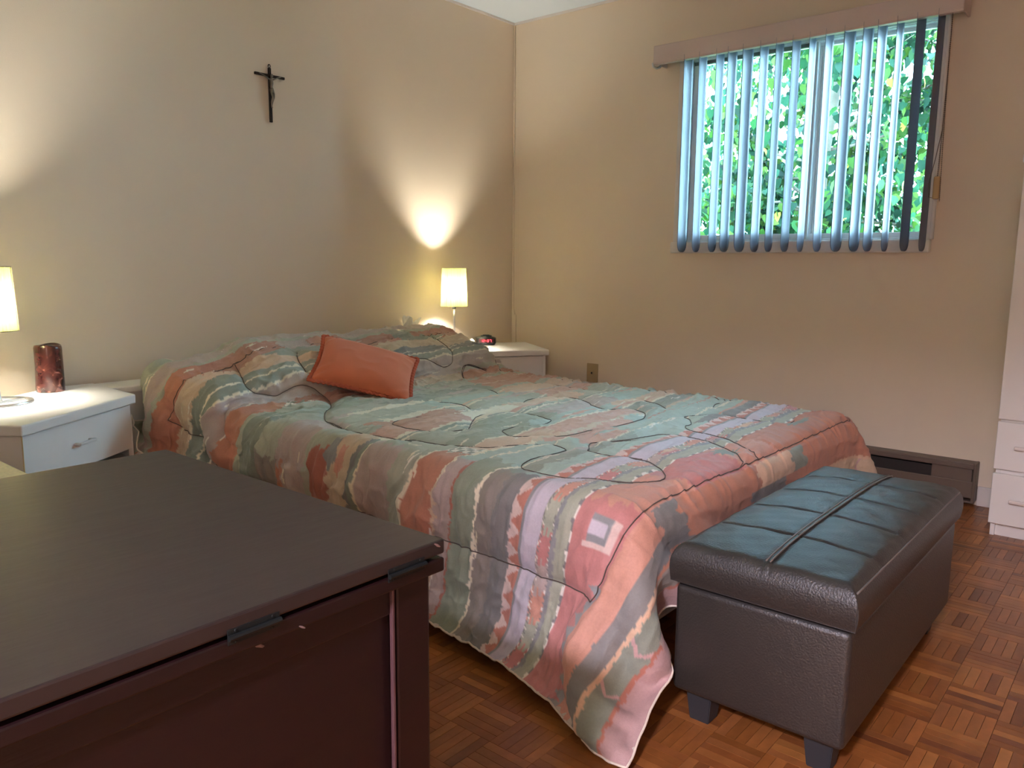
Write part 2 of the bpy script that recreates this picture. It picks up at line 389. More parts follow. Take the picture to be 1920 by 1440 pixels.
for nm, pts in (('bead_chain', bead_pts((-.118, -2.404, 2.06), (-.118, -2.415, 1.285), .003)), ('bead_chain', bead_pts((-.108, -2.402, 2.06), (-.110, -2.398, 1.385), -.002))):
    o = bpart(from_bm(nm, chain(pts), M['chain'])); o['kind'] = 'stuff'
bpart(tube('tilt_cord', [(-.112, -2.402, 1.58), (-.112, -2.385, 1.46), (-.112, -2.368, 1.36), (-.112, -2.372, 1.305), (-.112, -2.392, 1.30)], .0013, M['chain'], n=6))
bpart(box('cord_weight', (-.122, -2.412, 1.296), (-.102, -2.386, 1.388), M['tan'], bev=.006, seg=3))

# baseboard heater on the window wall
ht = empty('baseboard_heater', (0, -1.75, .02), label='grey-brown electric baseboard heater low on the window wall beside the white wardrobe', cat='heater')
def hpart(o):
    o.parent = ht; o.matrix_parent_inverse = Matrix.Translation((0, 1.75, -.02)); return o
HY0, HY1 = -2.634, -.95
hpart(box('back_plate', (-.012, HY0, .02), (-.001, HY1, .192), M['heater'], bev=.001))
hpart(box('top_hood', (-.064, HY0, .178), (-.012, HY1, .192), M['heater'], bev=.004))
hpart(box('top_lip', (-.066, HY0, .166), (-.060, HY1, .182), M['heater'], bev=.002))
hpart(box('front_cover', (-.066, HY0+.006, .040), (-.060, HY1, .112), M['heater'], bev=.004))
hpart(box('element', (-.054, HY0+.17, .085), (-.016, HY1-.02, .158), M['heater_dark']))
hpart(box('junction_cover', (-.058, HY0+.012, .108), (-.012, HY0+.17, .168), M['heater'], bev=.003))
hpart(box('end_cap', (-.070, HY0-.004, .018), (-.001, HY0+.008, .194), M['heater'], bev=.004))
hpart(box('bottom_plate', (-.060, HY0, .018), (-.012, HY1, .026), M['heater'], bev=.001))

# outlet plate
op = empty('wall_jack', (0, -.627, .386), label='ivory single jack wall plate low on the window wall above the bed', cat='wall plate')
bm = bmesh.new(); box_bm(bm, (-.007, -.039, -.055), (-.0003, .039, .055), .004, 3); from_bm('plate', bm, M['outlet'], op)
bm = bmesh.new(); box_bm(bm, (-.012, -.009, -.010), (-.006, .009, .010), .002); from_bm('socket', bm, M['outlet'], op)
bm = bmesh.new(); box_bm(bm, (-.0128, -.005, -.006), (-.0118, .005, .005)); from_bm('socket_hole', bm, M['black'], op)
bm = bmesh.new(); bmesh.ops.create_uvsphere(bm, u_segments=10, v_segments=6, radius=.003, matrix=Matrix.Translation((-.0068, 0, .032)) @ Matrix.Diagonal((.5, 1, 1, 1))); from_bm('screw', bm, M['outlet'], op)

# crucifix on the head wall
cr = empty('crucifix', (-1.706, 0, 1.755), label='dark metal crucifix with a small corpus hung on the wall above the bed', cat='crucifix')
bm = bmesh.new(); box_bm(bm, (-.0065, -.016, -.122), (.0065, -.006, .112), .002); up_ = from_bm('upright', bm, M['dark_metal'], cr)
bm = bmesh.new(); box_bm(bm, (-.076, -.0165, .073), (.076, -.0065, .084), .002); from_bm('crossbar', bm, M['dark_metal'], cr)
bm = bmesh.new(); tube_bm(bm, [(.006*math.cos(a), -.011, .120+.007*math.sin(a)) for a in np.linspace(0, 2*math.pi, 16, endpoint=False)], .0016, 6, True); from_bm('hanging_ring', bm, M['dark_metal'], cr, True)
bm = bmesh.new(); tube_bm(bm, [(0, -.001, .124), (0, -.013, .126)], .0016, 6); from_bm('nail', bm, M['dark_metal'], cr)
bm = bmesh.new()
tube_bm(bm, [(.000, -.021, .066), (.000, -.023, .058), (.001, -.0235, .044), (.0, -.022, .030), (.001, -.0225, .018)], [.0035, .0085, .0078, .0062, .007], 10)
tube_bm(bm, [(.0, -.0225, .060), (.001, -.0235, .069), (.0025, -.0255, .077), (.003, -.026, .084)], [.0035, .0034, .0062, .0038], 10)
for s in (-1, 1):
    tube_bm(bm, [(s*.006, -.0225, .060), (s*.020, -.022, .066), (s*.036, -.021, .074), (s*.050, -.019, .079)], [.0038, .0032, .0026, .0022], 8)
    tube_bm(bm, [(s*.050, -.019, .079), (s*.055, -.018, .080)], [.0026, .0016], 6)
    tube_bm(bm, [(s*.003, -.0225, .020), (s*.005+.003, -.028, -.002), (s*.003+.003, -.031, -.016), (s*.002, -.024, -.036), (s*.001, -.0205, -.052), (s*.001, -.024, -.060)], [.0052, .0048, .0042, .0036, .0024, .0026], 8)
tube_bm(bm, [(.0, -.0235, .022), (.001, -.025, .012), (.002, -.027, .002)], [.0085, .0092, .0086], 10)
from_bm('corpus', bm, M['corpus'], cr, True)

# ------------------------------------------------------------------ wardrobe
wd = empty('wardrobe', (-.21, -3.20, 0), label='white wardrobe with two drawers under a tall door by the window wall', cat='wardrobe')
def under(root):
    L0 = Matrix.Translation(-Vector(root.location))
    def f(o):
        o.parent = root; o.matrix_parent_inverse = L0 if root.rotation_euler.z == 0 else root.matrix_world.inverted(); return o
    return f
P_ = under(wd)
W0, W1, WXF = -3.62, -2.752, -.400
P_(box('side_panel', (WXF, W1-.016, 0), (-.02, W1, 1.378), M['white_lam'], bev=.0015))
P_(box('side_panel', (WXF, W0, 0), (-.02, W0+.016, 1.378), M['white_lam'], bev=.0015))
P_(box('back_panel', (-.030, W0+.016, .05), (-.022, W1-.016, 1.378), M['white_lam']))
P_(box('plinth', (WXF+.012, W0+.016, 0), (WXF+.028, W1-.016, .058), M['white_lam']))
P_(box('carcass_bottom', (WXF, W0+.016, .058), (-.030, W1-.016, .074), M['white_lam']))
P_(box('rail', (WXF, W0+.016, .244), (-.030, W1-.016, .262), M['white_lam']))
P_(box('rail', (WXF, W0+.016, .442), (-.030, W1-.016, .460), M['white_lam']))
P_(box('top_panel', (WXF-.034, W0-.012, 1.385), (-.02, W1+.012, 1.420), M['white_lam'], bev=.008, seg=3))
for z0, z1 in ((.052, .247), (.264, .445)):
    d = P_(box('drawer', (WXF-.020, W0+.002, z0), (WXF-.002, W1+.006, z1), M['white_lam'], bev=.0025))
    zc = z0+(z1-z0)*.50
    h = box('handle', (WXF-.044, -3.02, zc-.007), (WXF-.034, -2.808, zc+.007), M['white_trim'], bev=.004)
    h.parent = d
    for yy in (-2.99, -2.84):
        p = box('handle_post', (WXF-.036, yy-.005, zc-.005), (WXF-.019, yy+.005, zc+.005), M['white_trim']); p.parent = d
for y0, y1 in ((-3.182, W1+.006), (W0+.002, -3.186)):
    P_(box('door', (WXF-.020, y0, .455), (WXF-.002, y1, 1.376), M['white_lam'], bev=.0025))

# ------------------------------------------------------------------ angled nightstands
def off(poly, d):
    """inset a counter-clockwise polygon by d"""
    n = len(poly); out = []
    for i in range(n):
        p0, p1, p2 = Vector(poly[i-1]), Vector(poly[i]), Vector(poly[(i+1) % n])
        e1 = (p1-p0).normalized(); e2 = (p2-p1).normalized()
        n1 = Vector((-e1.y, e1.x)); n2 = Vector((-e2.y, e2.x))
        k = (n1+n2); k = k/max(.2, k.dot(n1)) if k.length > 1e-6 else n1
        out.append(tuple(p1+k*d))
    return out
def nightstand(poly, fi, label, handle_t):
    """poly counter-clockwise; edge fi -> fi+1 is the drawer front"""
    c = (sum(p[0] for p in poly)/len(poly), sum(p[1] for p in poly)/len(poly))
    t = empty('nightstand', (c[0], c[1], 0), label=label, cat='nightstand', group='white angled nightstands beside the bed')
    Q = under(t)
    bm = bmesh.new(); prism_bm(bm, poly, .507, .540, .005, 3); Q(from_bm('top', bm, M['white_lam']))
    ins = off(poly, .016)
    A, B = Vector(ins[fi]), Vector(ins[(fi+1) % len(ins)]); e = (B-A).normalized(); nrm = Vector((e.y, -e.x))
    # side and back panels from the inset polygon, open at the front
    n = len(ins)
    for i in range(n):
        if i == fi: continue
        a, b = Vector(ins[i]), Vector(ins[(i+1) % n]); d = (b-a).normalized(); inn = Vector((-d.y, d.x))
        bm = bmesh.new(); prism_bm(bm, [tuple(a), tuple(b), tuple(b+inn*.016), tuple(a+inn*.016)], 0, .5068)
        Q(from_bm('side_panel', bm, M['white_lam']))
    for nm, pz in (('shelf', (.300, .316)), ('bottom', (.040, .056))):
        ib = off(poly, .034)
        bm = bmesh.new(); prism_bm(bm, ib, pz[0], pz[1]); Q(from_bm(nm, bm, M['white_lam']))
    bm = bmesh.new(); a, b = A+e*.001-nrm*.002, B-e*.001-nrm*.002
    prism_bm(bm, [tuple(a-nrm*.016), tuple(a), tuple(b), tuple(b-nrm*.016)][::-1], .345, .503, .0015)
    dr = Q(from_bm('drawer', bm, M['white_lam']))
    # pale edge band on the exposed front edge of the left side panel
    a2 = A-nrm*.001
    bm = bmesh.new(); prism_bm(bm, [tuple(a2), tuple(a2+e*.001), tuple(a2+e*.001+nrm*.004), tuple(a2+nrm*.004)], 0, .505); Q(from_bm('edge_band', bm, M['cream_edge']))
    hc = A.lerp(B, handle_t)+nrm*.016; L2 = .042
    bm = bmesh.new(); q = [hc-e*L2-nrm*.005, hc+e*L2-nrm*.005, hc+e*L2+nrm*.005, hc-e*L2+nrm*.005]
    prism_bm(bm, [tuple(v) for v in q], .424, .434, .003)
    for s in (-1, 1):
        pc = hc+e*(s*.034)
        q = [pc-e*.005-nrm*.020, pc+e*.005-nrm*.020, pc+e*.005+nrm*.0, pc-e*.005+nrm*.0]
        prism_bm(bm, [tuple(v) for v in q], .425, .433)
    h = from_bm('handle', bm, M['white_trim']); h.parent = dr
    return t
NSL = [(-3.03, -.72), (-2.559, -.401), (-2.550, -.022), (-2.70, -.022), (-3.251, -.393)]
NSR = [(-.785, -.249), (-.317, -.545), (-.063, -.165), (-.285, -.022), (-.785, -.022)]
nightstand(NSL, 0, 'white angled nightstand left of the bed carrying the candle', .50)
nightstand(NSR, 0, 'white angled nightstand right of the bed carrying the alarm clock', .50)

hb = empty('headboard', (-1.67, -.10, 0), label='white low headboard shelf against the wall behind the bed pillows', cat='headboard')
H_ = under(hb)
H_(box('shelf_top', (-2.546, -.182, .512), (-.79, -.022, .537), M['white_lam'], bev=.004))
H_(box('front_panel', (-2.535, -.166, .0), (-.80, -.150, .511), M['white_lam']))
H_(box('end_panel', (-2.535, -.149, 0), (-2.519, -.022, .511), M['white_lam']))
H_(box('end_panel', (-.816, -.149, 0), (-.80, -.022, .511), M['white_lam']))

# ------------------------------------------------------------------ bedside lamps
def lamp(x, y, z, rz, label):
    t = empty('table_lamp', (x, y, z), rz, label, 'lamp', 'pleated bedside lamps')
    bm = bmesh.new(); prof = [(.086, .0005), (.100, .0005), (.101, .004), (.100, .0075), (.086, .0075), (.085, .004)]
    lathe_bm(bm, prof, 48, closed=True); box_bm(bm, (-.086, -.009, .0005), (.086, .009, .0065), .001)
    from_bm('base_ring', bm, M['chrome'], t)
    bm = bmesh.new(); prof = [(.0115, .0066), (.0085, .016), (.0070, .03), (.0058, .16), (.0052, .226)]
    lathe_bm(bm, prof, 16); from_bm('pole', bm, M['chrome'], t, True)
    bm = bmesh.new(); lathe_bm(bm, [(.0085, .226), (.0110, .229), (.0110, .262), (.0125, .264), (.0125, .284), (.006, .286)], 20); from_bm('lamp_holder', bm, M['black'], t, True)
    bm = bmesh.new(); bmesh.ops.create_uvsphere(bm, u_segments=16, v_segments=10, radius=.024, matrix=Matrix.Translation((0, 0, .348)) @ Matrix.Diagonal((1, 1, 1.15, 1)))
    tube_bm(bm, [(0, 0, .286), (0, 0, .312), (0, 0, .328)], [.011, .012, .015], 16)
    from_bm('bulb', bm, M['bulb'], t, True)
    # pleated shade: star-shaped section, open at both ends
    n = 240; Z = np.linspace(.240, .448, 10); P = np.zeros((n+1, 10, 3))
    for k in range(n+1):
        a = 2*math.pi*k/n
        pl_ = .0013*math.cos(40*a)+.0006*math.sin(13*a+.7)
        for j, zz in enumerate(Z):
            r = .0735-.008*(zz-.240)/.208+pl_
            P[k, j] = (r*math.cos(a), r*math.sin(a), zz)
    sh = grid_mesh('shade', P, M['shade'], t)
    bm = bmesh.new()
    for nm_, zz, r in (('bottom_ring', .2405, .0742), ('top_ring', .4475, .0662)):
        bm = bmesh.new(); tube_bm(bm, [(r*math.cos(a), r*math.sin(a), zz) for a in np.linspace(0, 2*math.pi, 48, endpoint=False)], .0013, 6, True); o = from_bm(nm_, bm, M['shade_wire']); o.parent = sh
    bm = bmesh.new()
    for k in range(3):
        a = 2*math.pi*k/3+.4; tube_bm(bm, [(0.010*math.cos(a), .010*math.sin(a), .270), (.0735*math.cos(a), .0735*math.sin(a), .2415)], .0012, 5)
    fr = from_bm('shade_spider', bm, M['shade_wire']); fr.parent = sh
    for k in range(6):
        a = 2*math.pi*k/6+.15; c, s = math.cos(a), math.sin(a)
        bm = bmesh.new(); tube_bm(bm, [(.0752*c, .0752*s, .2405), (.0672*c, .0672*s, .4475)], .0009, 5); o = from_bm('shade_rib', bm, M['shade_wire']); o.parent = sh
    return t
lamp(-2.945, -.262, .5402, .3, 'lit pleated lamp left of the bed beside the burgundy candle')
lamp(-.688, -.163, .5402, 1.1, 'lit pleated lamp right of the bed standing near the alarm clock')

# burgundy pillar candle
cdl = empty('pillar_candle', (-2.735, -.118, .5405), .2, 'burgundy marbled pillar candle on the left nightstand', 'candle')
n = 40; prof = [(.044, 0), (.0465, .002), (.0470, .02), (.0455, .09), (.0450, .160), (.0430, .1685), (.0395, .1690), (.0375, .1650), (.030, .1600), (.008, .1585)]
rs = random.Random(7); bm = bmesh.new(); lathe_bm(bm, prof, n)
for v in bm.verts:
    a = math.atan2(v.co.y, v.co.x); k = 1+.018*math.sin(3*a+v.co.z*30)+.012*math.sin(5*a-1); v.co.x *= k; v.co.y *= k
    if v.co.z > .15: v.co.z += .0035*math.sin(2*a+.5)
from_bm('wax', bm, None, cdl, True).data.materials.append(M['candle'])
bm = bmesh.new(); tube_bm(bm, [(0, 0, .158), (.001, 0, .166), (.003, .001, .172)], .0012, 6); from_bm('wick', bm, M['black'], cdl)

# alarm clock
ck = empty('alarm_clock', (-.372, -.118, .5405), R(-46), 'black digital alarm clock showing 12:07 in red on the right nightstand', 'clock')
bm = bmesh.new(); a_, b_ = .058, .045
def ell(f, z, ez=2.6):
    return [bm.verts.new((f*a_*math.copysign(abs(math.cos(t))**(2/ez), math.cos(t)), f*b_*math.copysign(abs(math.sin(t))**(2/ez), math.sin(t)), z)) for t in np.linspace(0, 2*math.pi, 40, endpoint=False)]
rings = [ell(.86, 0), ell(.90, .004), ell(1.0, .014), ell(1.0, .040), ell(.93, .046), ell(.6, .050), ell(.56, .054), ell(.50, .056)]
for A_, B_ in zip(rings, rings[1:]):
    for k in range(40): bm.faces.new((A_[k], A_[(k+1) % 40], B_[(k+1) % 40], B_[k]))
bm.faces.new(rings[0]); bm.faces.new(rings[-1])
from_bm('case', bm, M['black'], ck)
bm = bmesh.new(); box_bm(bm, (-.042, -.0475, .0165), (.042, -.040, .0385), .0015); from_bm('display', bm, M['lens'], ck)
bm = bmesh.new(); box_bm(bm, (-.020, -.012, .0562), (.020, .006, .0600), .0018); from_bm('snooze_button', bm, M['black'], ck)
SEG = {'0': 'abcdef', '1': 'bc', '2': 'abged', '7': 'abc'}
def digit(bm, ch, x0, z0, w_, h_, t_=.0018, yf=-.0481):
    sh_ = lambda x, z: (x+(z-z0)*.08, z)
    S_ = {'a': (x0+t_, z0+h_-t_, x0+w_-t_, z0+h_), 'g': (x0+t_, z0+h_/2-t_/2, x0+w_-t_, z0+h_/2+t_/2), 'd': (x0+t_, z0, x0+w_-t_, z0+t_),
          'f': (x0, z0+h_/2, x0+t_, z0+h_-t_/2), 'b': (x0+w_-t_, z0+h_/2, x0+w_, z0+h_-t_/2), 'e': (x0, z0+t_/2, x0+t_, z0+h_/2), 'c': (x0+w_-t_, z0+t_/2, x0+w_, z0+h_/2)}
    for s in SEG[ch]:
        x1, z1, x2, z2 = S_[s]; box_bm(bm, (x1, yf, z1), (x2, yf+.0005, z2))
dx = [-.034, -.0205, .0035, .018]
for ch, x in zip('1207', dx):
    bm = bmesh.new(); digit(bm, ch, x, .0205, .0105, .0145); from_bm('digit', bm, M['led'], ck)
bm = bmesh.new()
for z in (.0245, .0305): box_bm(bm, (-.0050, -.0481, z), (-.0034, -.0476, z+.0016))
from_bm('colon', bm, M['led'], ck)

# tissue box behind the pillows
tb = empty('tissue_box', (-.968, -.10, .5375), 0, 'white tissue rising from its box behind the right-hand pillow', 'tissue box')
bm = bmesh.new(); box_bm(bm, (-.06, -.055, 0), (.06, .055, .070), .003); from_bm('carton', bm, M['tissue_box'], tb)
n = 36; nh = 12; P = np.zeros((n+1, nh, 3))
for k in range(n+1):
    a = 2*math.pi*k/n
    for j in range(nh):
        t = j/(nh-1); r = .014+.042*t**1.1
        rr = r*(1+.30*math.sin(3*a+1.2+t)+.18*math.sin(7*a+2*t))
        P[k, j] = (rr*math.cos(a)*.95+.012*t, rr*math.sin(a)*.45, .0705+.125*t*(1-.28*math.sin(2*a+.6)**2)+.008*math.sin(5*a)*t)
grid_mesh('tissue', P, M['tissue'], tb)

# cream bench left of the chest
cb = empty('low_bench', (-3.40, -1.18, 0), 0, 'cream speckled low bench between the dark table and the left nightstand', 'bench')
B_ = under(cb)
B_(box('bench_top', (-3.72, -1.56, .470), (-3.154, -.84, .500), M['cream'], bev=.004))
for x0 in (-3.70, -3.214):
    for y0 in (-1.54, -.90): B_(box('leg', (x0, y0, 0), (x0+.04, y0+.04, .4695), M['cream'], bev=.003))
for lo, hi in (((-3.66, -1.53, .42), (-3.214, -1.51, .4695)), ((-3.66, -.89, .42), (-3.214, -.87, .4695))): B_(box('apron', lo, hi, M['cream']))

# ------------------------------------------------------------------ dark folding-top table in the foreground
DX0, DX1, DY0, DY1, DZ = -4.42, -3.265, -2.664, -2.072, .730
dt = empty('folding_top_cabinet', (-3.84, -2.37, 0), 0, 'dark mahogany cabinet with a hinged double top in the foreground', 'cabinet')
D_ = under(dt)
def top_leaf(name, z0, z1, m):
    bm = bmesh.new(); box_bm(bm, (DX0, DY0, z0), (DX1, DY1, z1), .0022, 2)
    return D_(from_bm(name, bm, m))
top_leaf('upper_leaf', DZ-.0155, DZ, M['wood_top'])
top_leaf('lower_leaf', DZ-.0345, DZ-.0195, M['wood'])
ly0, ly1, lx1 = DY0+.010, DY1-.012, DX1-.012
for x0 in (lx1-.046, DX0+.012):
    for y0 in (ly0, ly1-.046): D_(box('leg', (x0, y0, 0), (x0+.046, y0+.046, DZ-.035), M['wood'], bev=.003))
D_(box('front_panel', (DX0+.060, ly0+.009, .10), (lx1-.048, ly0+.026, DZ-.066), M['wood']))
D_(box('rail', (DX0+.060, ly0+.003, DZ-.065), (lx1-.048, ly0+.030, DZ-.0352), M['wood'], bev=.002))
D_(box('rail', (DX0+.060, ly0+.003, .04), (lx1-.048, ly0+.030, .099), M['wood'], bev=.002))
D_(box('side_panel', (lx1-.034, ly0+.048, .06), (lx1-.018, ly1-.048, DZ-.0352), M['wood']))
D_(box('side_panel', (DX0+.020, ly0+.048, .06), (DX0+.036, ly1-.048, DZ-.0352), M['wood']))
D_(box('back_panel', (DX0+.060, ly1-.026, .06), (lx1-.048, ly1-.012, DZ-.0352), M['wood']))
D_(box('bead', (lx1-.052, ly0-.001, .06), (lx1-.0485, ly0+.004, DZ-.036), mat('edge_highlight', srgb(78, 54, 57), .4), bev=.001))  # pale strip: the highlight on the leg's edge, put in as colour
def hinge(x):
    bm = bmesh.new(); tube_bm(bm, [(x-.024, DY0-.0028, DZ-.0172), (x+.024, DY0-.0028, DZ-.0172)], .0026, 8)
    box_bm(bm, (x-.024, DY0-.0010, DZ-.0240), (x+.024, DY0+.0, DZ-.0105), .0004)
    h = D_(from_bm('hinge', bm, M['hinge']))
    for s in (-.017, .017):
        for z in (-.0225, -.0125):
            bm = bmesh.new(); bmesh.ops.create_uvsphere(bm, u_segments=8, v_segments=5, radius=.0014, matrix=Matrix.Translation((x+s, DY0-.0014, DZ+z)) @ Matrix.Diagonal((1, .4, 1, 1)))
            o = from_bm('screw', bm, M['hinge']); o.parent = h
for x in (-3.318, -3.486, -4.2): hinge(x)
rs = random.Random(11)
scm = mat('bare_wood_nick', srgb(120, 98, 94), .6)
for (x, z, s) in ((-3.476, -.040, .006), (-3.440, -.033, .003), (-3.56, -.036, .003), (-3.276, -.004, .004), (-3.36, -.25, .0028)):
    bm = bmesh.new(); y = DY0-.0004 if z > -.034 else (ly0+.0028 if z > -.09 else ly0+.0138)
    bmesh.ops.create_icosphere(bm, subdivisions=1, radius=s, matrix=Matrix.Translation((x, y, DZ+z)) @ Matrix.Rotation(.6, 4, 'Y') @ Matrix.Diagonal((1.5, .12, .35, 1)))
    D_(from_bm('worn_nick', bm, scm))

# ------------------------------------------------------------------ storage ottoman at the bed's foot
OX0, OX1, OY0, OY1 = -2.330, -1.405, -2.815, -2.430
ot = empty('storage_ottoman', ((OX0+OX1)/2, (OY0+OY1)/2, 0), 0, 'grey-brown leather storage ottoman with a stitched lid at the foot of the bed', 'ottoman')
O_ = under(ot)
bm = bmesh.new(); box_bm(bm, (OX0+.006, OY0+.006, .074), (OX1-.006, OY1-.006, .322), .014, 4); O_(from_bm('body', bm, M['leather'], smooth=True))
bm = bmesh.new(); box_bm(bm, (OX0+.012, OY0+.012, .318), (OX1-.012, OY1-.012, .332), .004); O_(from_bm('lid_gap', bm, M['black']))
def lid():
    nx, ny = 260, 120
    X = np.linspace(-1, 1, nx); Y = np.linspace(-1, 1, ny)
    hx, hy = (OX1-OX0)/2+.002, (OY1-OY0)/2+.002
    gx, gy = np.meshgrid(X, Y, indexing='ij')
    # unwrap a rounded lid: the grid's rim runs down the four sides
    def prof(t, h):                                 # t in -1..1 -> (pos, drop)
        s = np.abs(t)*(h+.085); r = .030; flat = h-r; arc = r*math.pi/2
        pos = np.where(s < flat, s, np.where(s < flat+arc, flat+r*np.sin(np.clip((s-flat)/r, 0, math.pi/2)), h))
        drop = np.where(s < flat, 0, np.where(s < flat+arc, r-r*np.cos(np.clip((s-flat)/r, 0, math.pi/2)), r+np.maximum(0, s-flat-arc)))
        return np.sign(t)*pos, drop
    px_, dx_ = prof(gx, hx); py_, dy_ = prof(gy, hy)
    z = .412-np.minimum(np.maximum(dx_, dy_), .082)
    rr = np.minimum(1, np.maximum(np.abs(px_)/hx, np.abs(py_)/hy))
    crown = .020*(1-np.abs(px_/hx)**3.5)*(1-np.abs(py_/hy)**3.0)
    z = z+crown
    # stitched panels: one long double seam, four short ones
    top = np.clip(1-np.maximum(dx_, dy_)/.02, 0, 1)
    dl = np.abs(py_+.012)
    g = .0045*np.exp(-(dl/.010)**2)-.0070*np.exp(-((dl-.007)/.0030)**2)
    puff = np.zeros_like(z); sx = [hx*(-1+2*k/5) for k in range(1, 5)]
    dm = np.full_like(z, 9.)
    for s in sx: dm = np.minimum(dm, np.abs(px_-s))
    vis = (np.abs(py_) < hy-.03)
    g2 = -.0048*np.exp(-(dm/.0034)**2)*vis
    puff = .004*(1-np.exp(-np.minimum(dm, dl)/.03))
    rsn = np.random.RandomState(2)
    wr = sum(a*np.sin(px_*fx+py_*fy+p) for a, fx, fy, p in [(.0006, 31, 57, 0.4), (.0005, 73, -29, 2.), (.0004, -47, 91, 1.1), (.0003, 120, 63, .3)])
    z = z+top*(g+g2+puff+wr)
    # sides belly out a little
    dd = np.maximum(dx_, dy_); bulge = .004*np.sin(np.clip((dd-.02)/.06, 0, 1)*math.pi)
    px2 = px_+np.sign(px_)*bulge*(dx_ >= dy_); py2 = py_+np.sign(py_)*bulge*(dy_ > dx_)
    P = np.stack([px2+(OX0+OX1)/2, py2+(OY0+OY1)/2, z], -1)
    return O_(grid_mesh('lid', P, M['leather']))
lid_o = lid()
# raised piping along the lid's upper front edge, and stitch threads over the seams
hx, hy = (OX1-OX0)/2, (OY1-OY0)/2; cx, cy = (OX0+OX1)/2, (OY0+OY1)/2
bm = bmesh.new(); tube_bm(bm, [(cx+u*(hx-.012), OY0+.004, .402) for u in np.linspace(-1, 1, 30)], .0022, 6)
o = from_bm('edge_piping', bm, M['welt'], None, True); O_(o)
for s in (-.0045, .0045):
    bm = bmesh.new(); pts = []
    for u in np.linspace(-1, 1, 60):
        px0 = u*(hx-.02); zc = .412+.020*(1-abs(px0/hx)**3.5)*(1-(.012/hy)**3)+.004
        pts.append((cx+px0, cy-.012+s, zc))
    tube_bm(bm, pts, .0019, 6); O_(from_bm('seam_piping', bm, M['welt'], None, True))
for x in (OX0+.030, OX1-.092):
    for y in (OY0+.030, OY1-.092):
        bm = bmesh.new(); r = bmesh.ops.create_cube(bm, size=1, matrix=Matrix.Translation((x+.031, y+.031, .0385)) @ Matrix.Diagonal((.062, .062, .077, 1)))
        for v in r['verts']:
            if v.co.z < .02: v.co.x = x+.031+(v.co.x-x-.031)*.74; v.co.y = y+.031+(v.co.y-y-.031)*.74
        bmesh.ops.bevel(bm, geom=bm.edges[:], offset=.002, segments=2, affect='EDGES')
        O_(from_bm('leg', bm, M['ott_leg']))

# ------------------------------------------------------------------ bed under the comforter
bd = empty('bed', (-1.565, -1.245, 0), 0, 'low bed with mattress and box spring hidden under the printed comforter', 'bed')
E_ = under(bd)
bm = bmesh.new(); box_bm(bm, (-2.335, -2.330, .30), (-.795, -.20, .452), .045, 4); E_(from_bm('mattress', bm, M['mattress'], smooth=True))
bm = bmesh.new(); box_bm(bm, (-2.315, -2.310, .13), (-.815, -.20, .298), .015, 3); E_(from_bm('box_spring', bm, M['mattress']))
for x in (-2.26, -.92):
    for y in (-2.25, -.30): E_(box('leg', (x, y, 0), (x+.05, y+.05, .129), M['ott_leg'], bev=.003))
def pillow(x, y, z, w_, d_, h_, pitch, label):
    n, k = 40, 28; U = np.linspace(-1, 1, n); V = np.linspace(-1, 1, k); u, v = np.meshgrid(U, V, indexing='ij')
    t = (1-np.abs(u)**2.6)**.55*(1-np.abs(v)**2.6)**.55
    P = np.stack([u*w_*(1-.04*v**2), v*d_*(1-.05*u**2), h_*t], -1); Q = P.copy(); Q[..., 2] *= -1
    c, s = math.cos(pitch), math.sin(pitch)
    out = []
    for A_ in (P, Q):
        Bq = A_.copy(); Bq[..., 1] = A_[..., 1]*c-A_[..., 2]*s+y; Bq[..., 2] = A_[..., 1]*s+A_[..., 2]*c+z; Bq[..., 0] += x; out.append(Bq)
    N = n*k; idx = np.arange(N).reshape(n, k); f = np.stack([idx[:-1, :-1], idx[1:, :-1], idx[1:, 1:], idx[:-1, 1:]], -1).reshape(-1, 4)
    o = raw_mesh('bed_pillow', np.concatenate([out[0].reshape(-1, 3), out[1].reshape(-1, 3)]), np.concatenate([f, f[:, ::-1]+N]), M['mattress'], smooth=True)
    tag(o, label, 'pillow', 'white pillows under the comforter')
pillow(-1.93, -.40, .535, .34, .19, .040, .22, 'white pillow hidden under the comforter on the left side')
pillow(-1.17, -.40, .540, .31, .19, .045, .22, 'white pillow hidden under the comforter on the right side')

# ------------------------------------------------------------------ comforter: drape it, quilt it, print it
def rbox(c,half,r,yaw=0.,pitch=0.):
    return dict(c=np.array(c,float),h=np.array(half,float)-r,r=r,yaw=yaw,pitch=pitch)
def rotm(yaw,pitch):
    cy,sy=np.cos(yaw),np.sin(yaw);cp,sp=np.cos(pitch),np.sin(pitch)
    Rz=np.array([[cy,-sy,0],[sy,cy,0],[0,0,1.]]);Rx=np.array([[1,0,0],[0,cp,-sp],[0,sp,cp]])
    return Rz@Rx
def sdf_push(P,b,margin):
    M=b.setdefault('M',rotm(b['yaw'],b['pitch']))
    q=(P-b['c'])@M
    d=np.abs(q)-b['h']
    out=np.maximum(d,0.); lo=np.sqrt((out**2).sum(1)); ins=np.minimum(d.max(1),0.)
    dist=lo+ins-b['r']
    hit=dist<margin
    if not hit.any(): return hit,None
    k=np.where(hit)[0]
    s=np.sign(q[k]);s[s==0]=1
    n=out[k]*s; ln=lo[k]
    deep=ln<1e-9
    if deep.any():
        dd=d[k][deep]; ax=dd.argmax(1); nn=np.zeros((deep.sum(),3)); nn[np.arange(len(ax)),ax]=s[deep][np.arange(len(ax)),ax]
        n[deep]=nn; ln=np.where(deep,1.,ln)
    n=n/ln[:,None]
    return k,((margin-dist[k])[:,None]*n)@M.T
WQ,LQ=2.16,2.53
OVL,OVF=0.385,0.18
MATX=(-2.35,-0.78);MATY=(-2.345,-0.14);TOP=0.452
